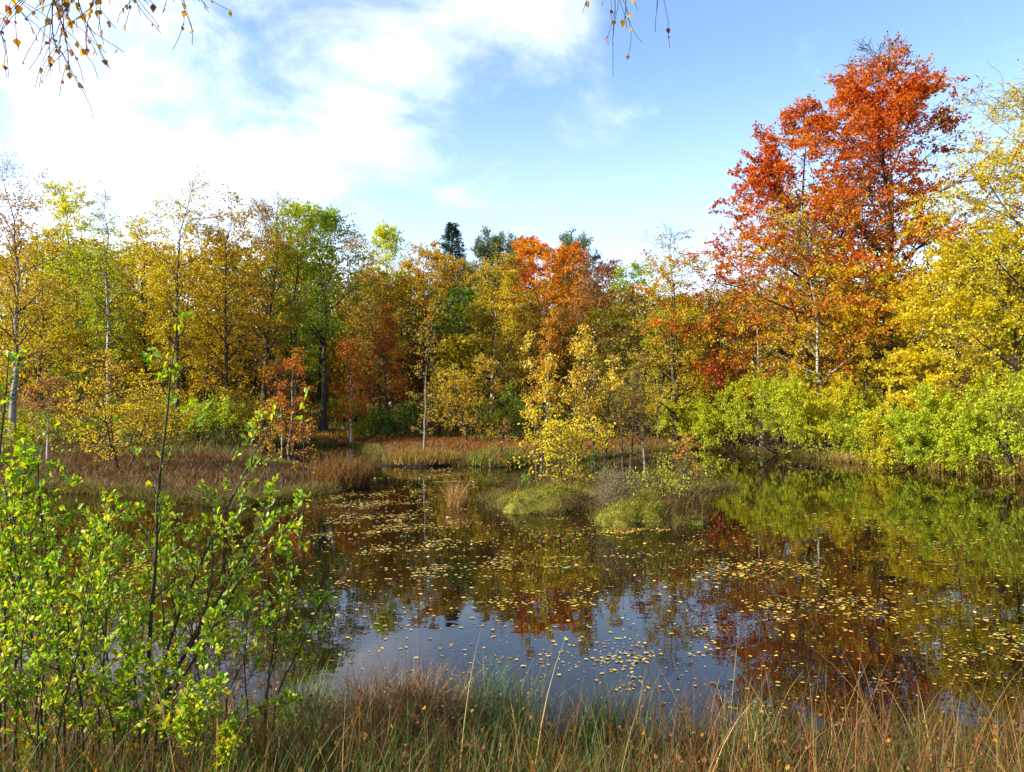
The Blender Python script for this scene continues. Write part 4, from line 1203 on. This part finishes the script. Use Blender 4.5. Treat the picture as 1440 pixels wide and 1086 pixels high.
for i in range(m):
    x, y = pts[i]
    inview = abs(x) < .64 * y and y > 6.0
    if hero < 290 and inview:
        key = (kc[i], int(rng.integers(3)))
        if key not in made:
            c = np.tile(np.array(FC[key[0]][1]) * rng.uniform(.85, 1.15, 3), (9, 1))
            o = mesh('floating_leaf', LT * np.array([rng.uniform(.85, 1.25), 1, 1]), LF, M_FLOAT, c)
            made[key] = o
        else:
            o = made[key].copy()
            COL.objects.link(o)
        o.location = (x, y, zz_[i])
        o.scale = (sz[i],) * 3
        o.rotation_euler = (tl[i, 0], tl[i, 1], az[i])
        rg = [r_[2] for r_ in REG if r_[0] <= x < r_[1]][0]
        tag(o, 'small %s leaf floating %s' % (FC[kc[i]][0], rg), 'leaf', '%s leaves floating %s' % (FC[kc[i]][0], rg))
        hero += 1
    else:
        rest.append(i)
rest = np.array(rest)
ax = np.stack([np.cos(az[rest]), np.sin(az[rest]), tl[rest, 0]], -1)
nm = np.stack([tl[rest, 0], tl[rest, 1], np.ones(len(rest))], -1)
V, F_ = leaf_cards(np.stack([pts[rest, 0], pts[rest, 1], zz_[rest]], -1), ax, nm, sz[rest], LT, [LF])
c = np.array([f[1] for f in FC])[kc[rest]] * jit[rest, None] * hu[rest]
tag(mesh('floating_leaves', V, F_, M_FLOAT, np.repeat(c, 9, 0)), kind='stuff')

# ------------------------------------------------------------------ the green shrubs on the near bank, left
FGREEN = ((.46, .40, .025), (.30, .38, .028), (.13, .25, .02), (.20, .32, .022), (.34, .40, .028), (.52, .40, .02), (.34, .20, .03))


def shrub(label, stems, seed, n, leaf=.058, pal=FGREEN, cat='shrub', side=9, slen=.42, sub=3, u0=.45, leafy0=.25, name='alder_buckthorn_shrub'):
    """stems: list of polylines given as (px, py, d) points, first point the foot"""
    rng = np.random.default_rng(seed)
    polys = []
    for s in stems:
        q = np.array([at_d(*a) for a in s])
        k = np.linspace(0, len(q) - 1, 12)
        i = np.minimum(k.astype(int), len(q) - 2)
        f = (k - i)[:, None]
        pl = q[i] * (1 - f) + q[i + 1] * f
        for _ in range(2):
            pl[1:-1] = .25 * pl[:-2] + .5 * pl[1:-1] + .25 * pl[2:]
        pl[1:] += np.cumsum(rng.normal(0, .006, (11, 3)), 0)
        pl[0, 2] = min(pl[0, 2], gz1(pl[0, 0], pl[0, 1]) - .02)
        polys.append(pl)
    P = np.array(polys)
    base = P[:, 0].mean(0)
    base[2] = gz1(base[0], base[1])
    P = P - base
    Ls = np.linalg.norm(P[:, -1] - P[:, 0], axis=1)
    R0 = (0.0050 * np.clip(Ls, .6, 3)[:, None] * np.linspace(1, .22, 12)[None])
    P1, R1, L1, _, par1 = grow(P, R0, side, .2, .97, .62, lambda tt, par: Ls[par] * slen * (1.15 - .8 * tt) * .6, 7, rng, bend=.05, wob=.11, rr=.55)
    P2, R2, L2, _, par2 = grow(P1, R1, sub, .15, .9, .7, lambda tt, par: L1[par] * .45, 5, rng, bend=.07, wob=.14, rr=.6)
    root = empty(name, base, label, cat, 'green shrubs on the near bank')
    for k in range(len(P)):
        V, Fq, off = [], [], 0
        for PP, RR, sd, ow in ((P, R0, 7, np.arange(len(P))), (P1, R1, 5, par1), (P2, R2, 4, par1[par2])):
            if not (ow == k).any():
                continue
            v, f = tubes(PP[ow == k], np.maximum(RR[ow == k], .0014), sd)
            V.append(v)
            Fq.append(f + off)
            off += len(v)
        V = np.concatenate(V)
        mesh('stem', V, np.concatenate(Fq), M_BARK, np.tile((.075, .055, .035), (len(V), 1)), root, smooth=True)
    pts, dirs, us = [], [], []
    tot = len(P) + len(P1) + len(P2)
    m = int(math.ceil(n / tot)) + 1
    for PP, t0, mm in ((P, .55, m), (P1, leafy0, m), (P2, .1, m)):
        tt = t0 + (1 - t0) * rng.uniform(0, 1, (len(PP), mm)) ** .65
        a, tg = sample(PP, tt)
        pts.append(a.reshape(-1, 3))
        dirs.append(tg.reshape(-1, 3))
        us.append(np.repeat(rng.normal(0, 1, len(PP)), mm))
    pts, dirs, us = np.concatenate(pts), np.concatenate(dirs), np.concatenate(us)
    m = len(pts)
    ax = norm(dirs * .9 + rng.normal(0, .55, (m, 3)) + np.array([0, 0, .12]))
    nm = norm(rng.normal(0, .5, (m, 3)) + np.array([-.1, -.15, .65]))
    s_ = leaf * (.35 + .9 * rng.uniform(0, 1, m) ** 1.2)
    u = u0 + .15 * us + .20 * rng.normal(0, 1, m)
    c = pal_col(pal, u) * rng.uniform(.75, 1.2, (m, 1))
    V, Fs_ = leaf_cards(pts, ax, nm, s_, OBOV_V * np.array([1, 1, 1.4]), [OBOV_F4, OBOV_F3])
    mesh('crown', V, Fs_, M_LEAF_NEAR, np.repeat(c, len(OBOV_V), 0), root)
    return root


shrub('tall single stemmed green sapling rising above the other near shrubs', [[(205, 985, 4.6), (222, 760, 4.5), (240, 590, 4.45), (258, 448, 4.4)]], 301, 210, .044, side=11, slen=.30, sub=1)
shrub('green shrub with long stems leaning right over the water', [[(215, 985, 4.6), (260, 830, 4.5), (330, 680, 4.3), (388, 565, 4.2)], [(225, 985, 4.6), (330, 800, 4.4), (400, 690, 4.3)],
      [(230, 990, 4.6), (300, 900, 4.4), (360, 790, 4.2), (440, 720, 4.1)], [(225, 985, 4.6), (300, 840, 4.4), (296, 700, 4.3)]], 302, 1250, .039, side=10, slen=.34)
shrub('upright green shrub cut off by the left edge of the near bank', [[(-10, 990, 4.3), (0, 760, 4.2), (18, 500, 4.1)], [(-40, 990, 4.3), (-40, 700, 4.2), (-35, 520, 4.0)], [(-10, 990, 4.2), (20, 800, 4.1), (40, 620, 4.0)]], 303, 850, .042, side=9, slen=.30)


def thicket(n, foot, top, d0, d1, seed, spread=60):
    """stems from the ground to a slanting top outline: foot = (px0, px1, py), top = ((px, py), ...)"""
    rng = np.random.default_rng(seed)
    out = []
    for k in range(n):
        fx = foot[0] + (foot[1] - foot[0]) * (k + rng.uniform(.1, .9)) / n
        d = rng.uniform(d0, d1)
        tx = fx + rng.normal(0, 1) * spread + .12 * (fx - foot[0])
        ty = np.interp(tx, [q[0] for q in top], [q[1] for q in top]) + abs(rng.normal(0, 70)) - 25
        mx = fx + (tx - fx) * rng.uniform(.3, .5)
        out.append([(fx, foot[2], d), (mx, .55 * foot[2] + .45 * ty, d - .05), (tx, ty, d - rng.uniform(0, .25))])
    return out


TOP = ((-80, 690), (60, 670), (130, 690), (230, 725), (300, 770), (380, 830), (460, 890))
shrub('dense leafy green shrub filling the left of the near bank', thicket(11, (-30, 150, 1010), TOP, 4.0, 4.5, 1), 304, 4200, .037, side=11, slen=.36, sub=3, u0=.42, leafy0=.1)
shrub('low dense green shrub in front of the leafy one, yellowing inside', thicket(11, (-20, 290, 1060), tuple((a, b + 120) for a, b in TOP), 3.6, 4.0, 2), 305, 4000, .034, side=10, slen=.42, sub=3, u0=.3, leafy0=.1)
shrub('small green sprout right of the others, in front of the floating leaves', [[(370, 1000, 4.8), (400, 880, 4.75), (425, 740, 4.7)], [(375, 1000, 4.8), (385, 900, 4.7), (400, 780, 4.65)],
      [(380, 1000, 4.8), (430, 900, 4.7), (455, 830, 4.6)], [(350, 1010, 4.7), (345, 900, 4.65), (355, 820, 4.6)]], 306, 560, .040, side=9, slen=.30, leafy0=.1)
shrub('leafy green shrub in the middle of the thicket behind the sapling stem', thicket(9, (100, 320, 985), tuple((a, b - 10) for a, b in TOP), 4.7, 5.3, 3), 307, 3200, .038, side=10, slen=.36, sub=3, u0=.38, leafy0=.1)
shrub('low dark leaved shrub at the foot of the thicket among the rushes', thicket(12, (0, 420, 1090), tuple((a, b + 230) for a, b in TOP), 3.5, 4.6, 4, 40), 308, 4200, .033, side=9, slen=.5, sub=3, u0=.5, leafy0=.05)

# ------------------------------------------------------------------ the birch the photographer stands under
rng = np.random.default_rng(401)
bx, by = -2.6, -0.8
bz = gz1(bx, by)
root = empty('birch_tree', (bx, by, bz), 'overhanging birch whose hanging twigs with yellow leaves enter the top of the picture', 'tree')
b0 = np.array([bx, by, bz])
K = 12
zt = np.linspace(0, 1, K)
T = np.stack([.25 * zt ** 2 + .04 * np.sin(zt * 7), .3 * zt ** 2, 9 * zt - .1], -1)[None]
TR = (.15 * (1 - .8 * zt))[None]
v, f = tubes(T, TR, 12)
mesh('trunk', v, f, M_BIRCH, np.tile((.62, .58, .5), (len(v), 1)), root, smooth=True)


def curve(ctrl, K=14):
    q = np.array(ctrl, float)
    k = np.linspace(0, len(q) - 1, K)
    i = np.minimum(k.astype(int), len(q) - 2)
    f_ = (k - i)[:, None]
    pl = q[i] * (1 - f_) + q[i + 1] * f_
    for _ in range(3):
        pl[1:-1] = .25 * pl[:-2] + .5 * pl[1:-1] + .25 * pl[2:]
    return pl


def hang(ctrl_limb, twigs, seed, nleaf, side):
    rng = np.random.default_rng(seed)
    limb = curve(ctrl_limb) - b0
    v, f = tubes(limb[None], (np.linspace(.045, .008, 14))[None], 7)
    mesh('limb', v, f, M_BARK, np.tile((.12, .09, .07), (len(v), 1)), root, smooth=True)
    Ps = np.array([curve(c_, 12) for c_ in twigs]) - b0
    R0 = np.tile(np.linspace(.0038, .0015, 12), (len(Ps), 1))
    P1, R1, L1, _, _ = grow(Ps, R0, side, .15, .98, .6, lambda tt, par: .22 + 0 * tt, 5, rng, bend=-.14, wob=.16, rr=.7, rmin=.001)
    V, Fq, off = [], [], 0
    for PP, RR in ((Ps, R0), (P1, R1)):
        v, f = tubes(PP, np.maximum(RR, .0013), 5)
        V.append(v)
        Fq.append(f + off)
        off += len(v)
    V = np.concatenate(V)
    mesh('twig', V, np.concatenate(Fq), M_BARK, np.tile((.055, .035, .035), (len(V), 1)), root, smooth=True)
    tt = rng.uniform(.2, 1.0, (len(P1), 2))
    a, tg = sample(P1, tt)
    a, tg = a.reshape(-1, 3), tg.reshape(-1, 3)
    b_, tb = sample(Ps, rng.uniform(.3, 1, (len(Ps), 4)))
    a, tg = np.concatenate([a, b_.reshape(-1, 3)]), np.concatenate([tg, tb.reshape(-1, 3)])
    k = rng.permutation(len(a))[:nleaf]
    a, tg = a[k], tg[k]
    m = len(a)
    V, F_ = leaf_cards(a, norm(tg * .3 + rng.normal(0, .35, (m, 3)) + np.array([0, 0, -.9])), norm(rng.normal(0, 1, (m, 3)) * np.array([1, 1, .3])), .036 * rng.uniform(.4, 1.1, m), BIRCH_V, [BIRCH_F4, BIRCH_F3])
    c = pal_col(((.16, .06, .05), (.30, .12, .05), (.45, .22, .03), (.52, .32, .03)), rng.uniform(0, 1, m) ** .8)
    mesh('foliage', V, F_, M_LEAF, np.repeat(c, 7, 0), root)


tp = lambda px, py, d: at_d(px, py - 20, d)
la = [T[0, 7] + b0, (-2.6, .6, 5.4), tp(-60, -260, 2.9), tp(150, -130, 3.3), tp(330, -40, 3.5)]
hang(la, [[tp(-80, -230, 3.0), tp(-60, -40, 3.0), tp(-30, 20, 3.0), tp(0, 60, 3.0)], [tp(120, -150, 3.2), tp(95, -60, 3.2), tp(50, 10, 3.1), tp(30, 20, 3.1)], [tp(200, -100, 3.3), tp(150, -20, 3.3), tp(130, 20, 3.25), tp(125, 45, 3.25)], [tp(-40, -220, 3.0), tp(-30, -60, 3.1), tp(20, 25, 3.1), tp(40, 50, 3.1)], [tp(60, -180, 3.1), tp(60, -20, 3.15), tp(95, 70, 3.2), tp(98, 130, 3.2)],
          [tp(110, -150, 3.2), tp(75, 0, 3.15), tp(72, 60, 3.1), tp(80, 92, 3.1)], [tp(140, -130, 3.3), tp(100, -10, 3.2), tp(118, 50, 3.2), tp(134, 68, 3.2)],
          [tp(150, -130, 3.3), tp(170, -30, 3.3), tp(185, 10, 3.3), tp(190, 22, 3.3)], [tp(260, -80, 3.4), tp(235, -30, 3.4), tp(250, 0, 3.4), tp(258, 8, 3.4)],
          [tp(100, -150, 3.2), tp(85, -20, 3.2), tp(88, 40, 3.2), tp(92, 80, 3.2)]], 411, 210, 9)
lb_ = [T[0, 9] + b0, (-1.6, 1.2, 6.6), tp(600, -420, 3.6), tp(800, -200, 3.8), tp(960, -60, 3.9)]
hang(lb_, [[tp(820, -185, 3.8), tp(845, -60, 3.8), tp(868, 20, 3.8), tp(862, 62, 3.8)], [tp(850, -160, 3.8), tp(865, -50, 3.8), tp(882, 20, 3.8), tp(878, 48, 3.8)],
           [tp(930, -80, 3.9), tp(915, -40, 3.9), tp(930, -5, 3.9), tp(932, 14, 3.9)], [tp(800, -200, 3.8), tp(830, -80, 3.8), tp(850, -10, 3.8), tp(853, 8, 3.8)]], 412, 30, 6)
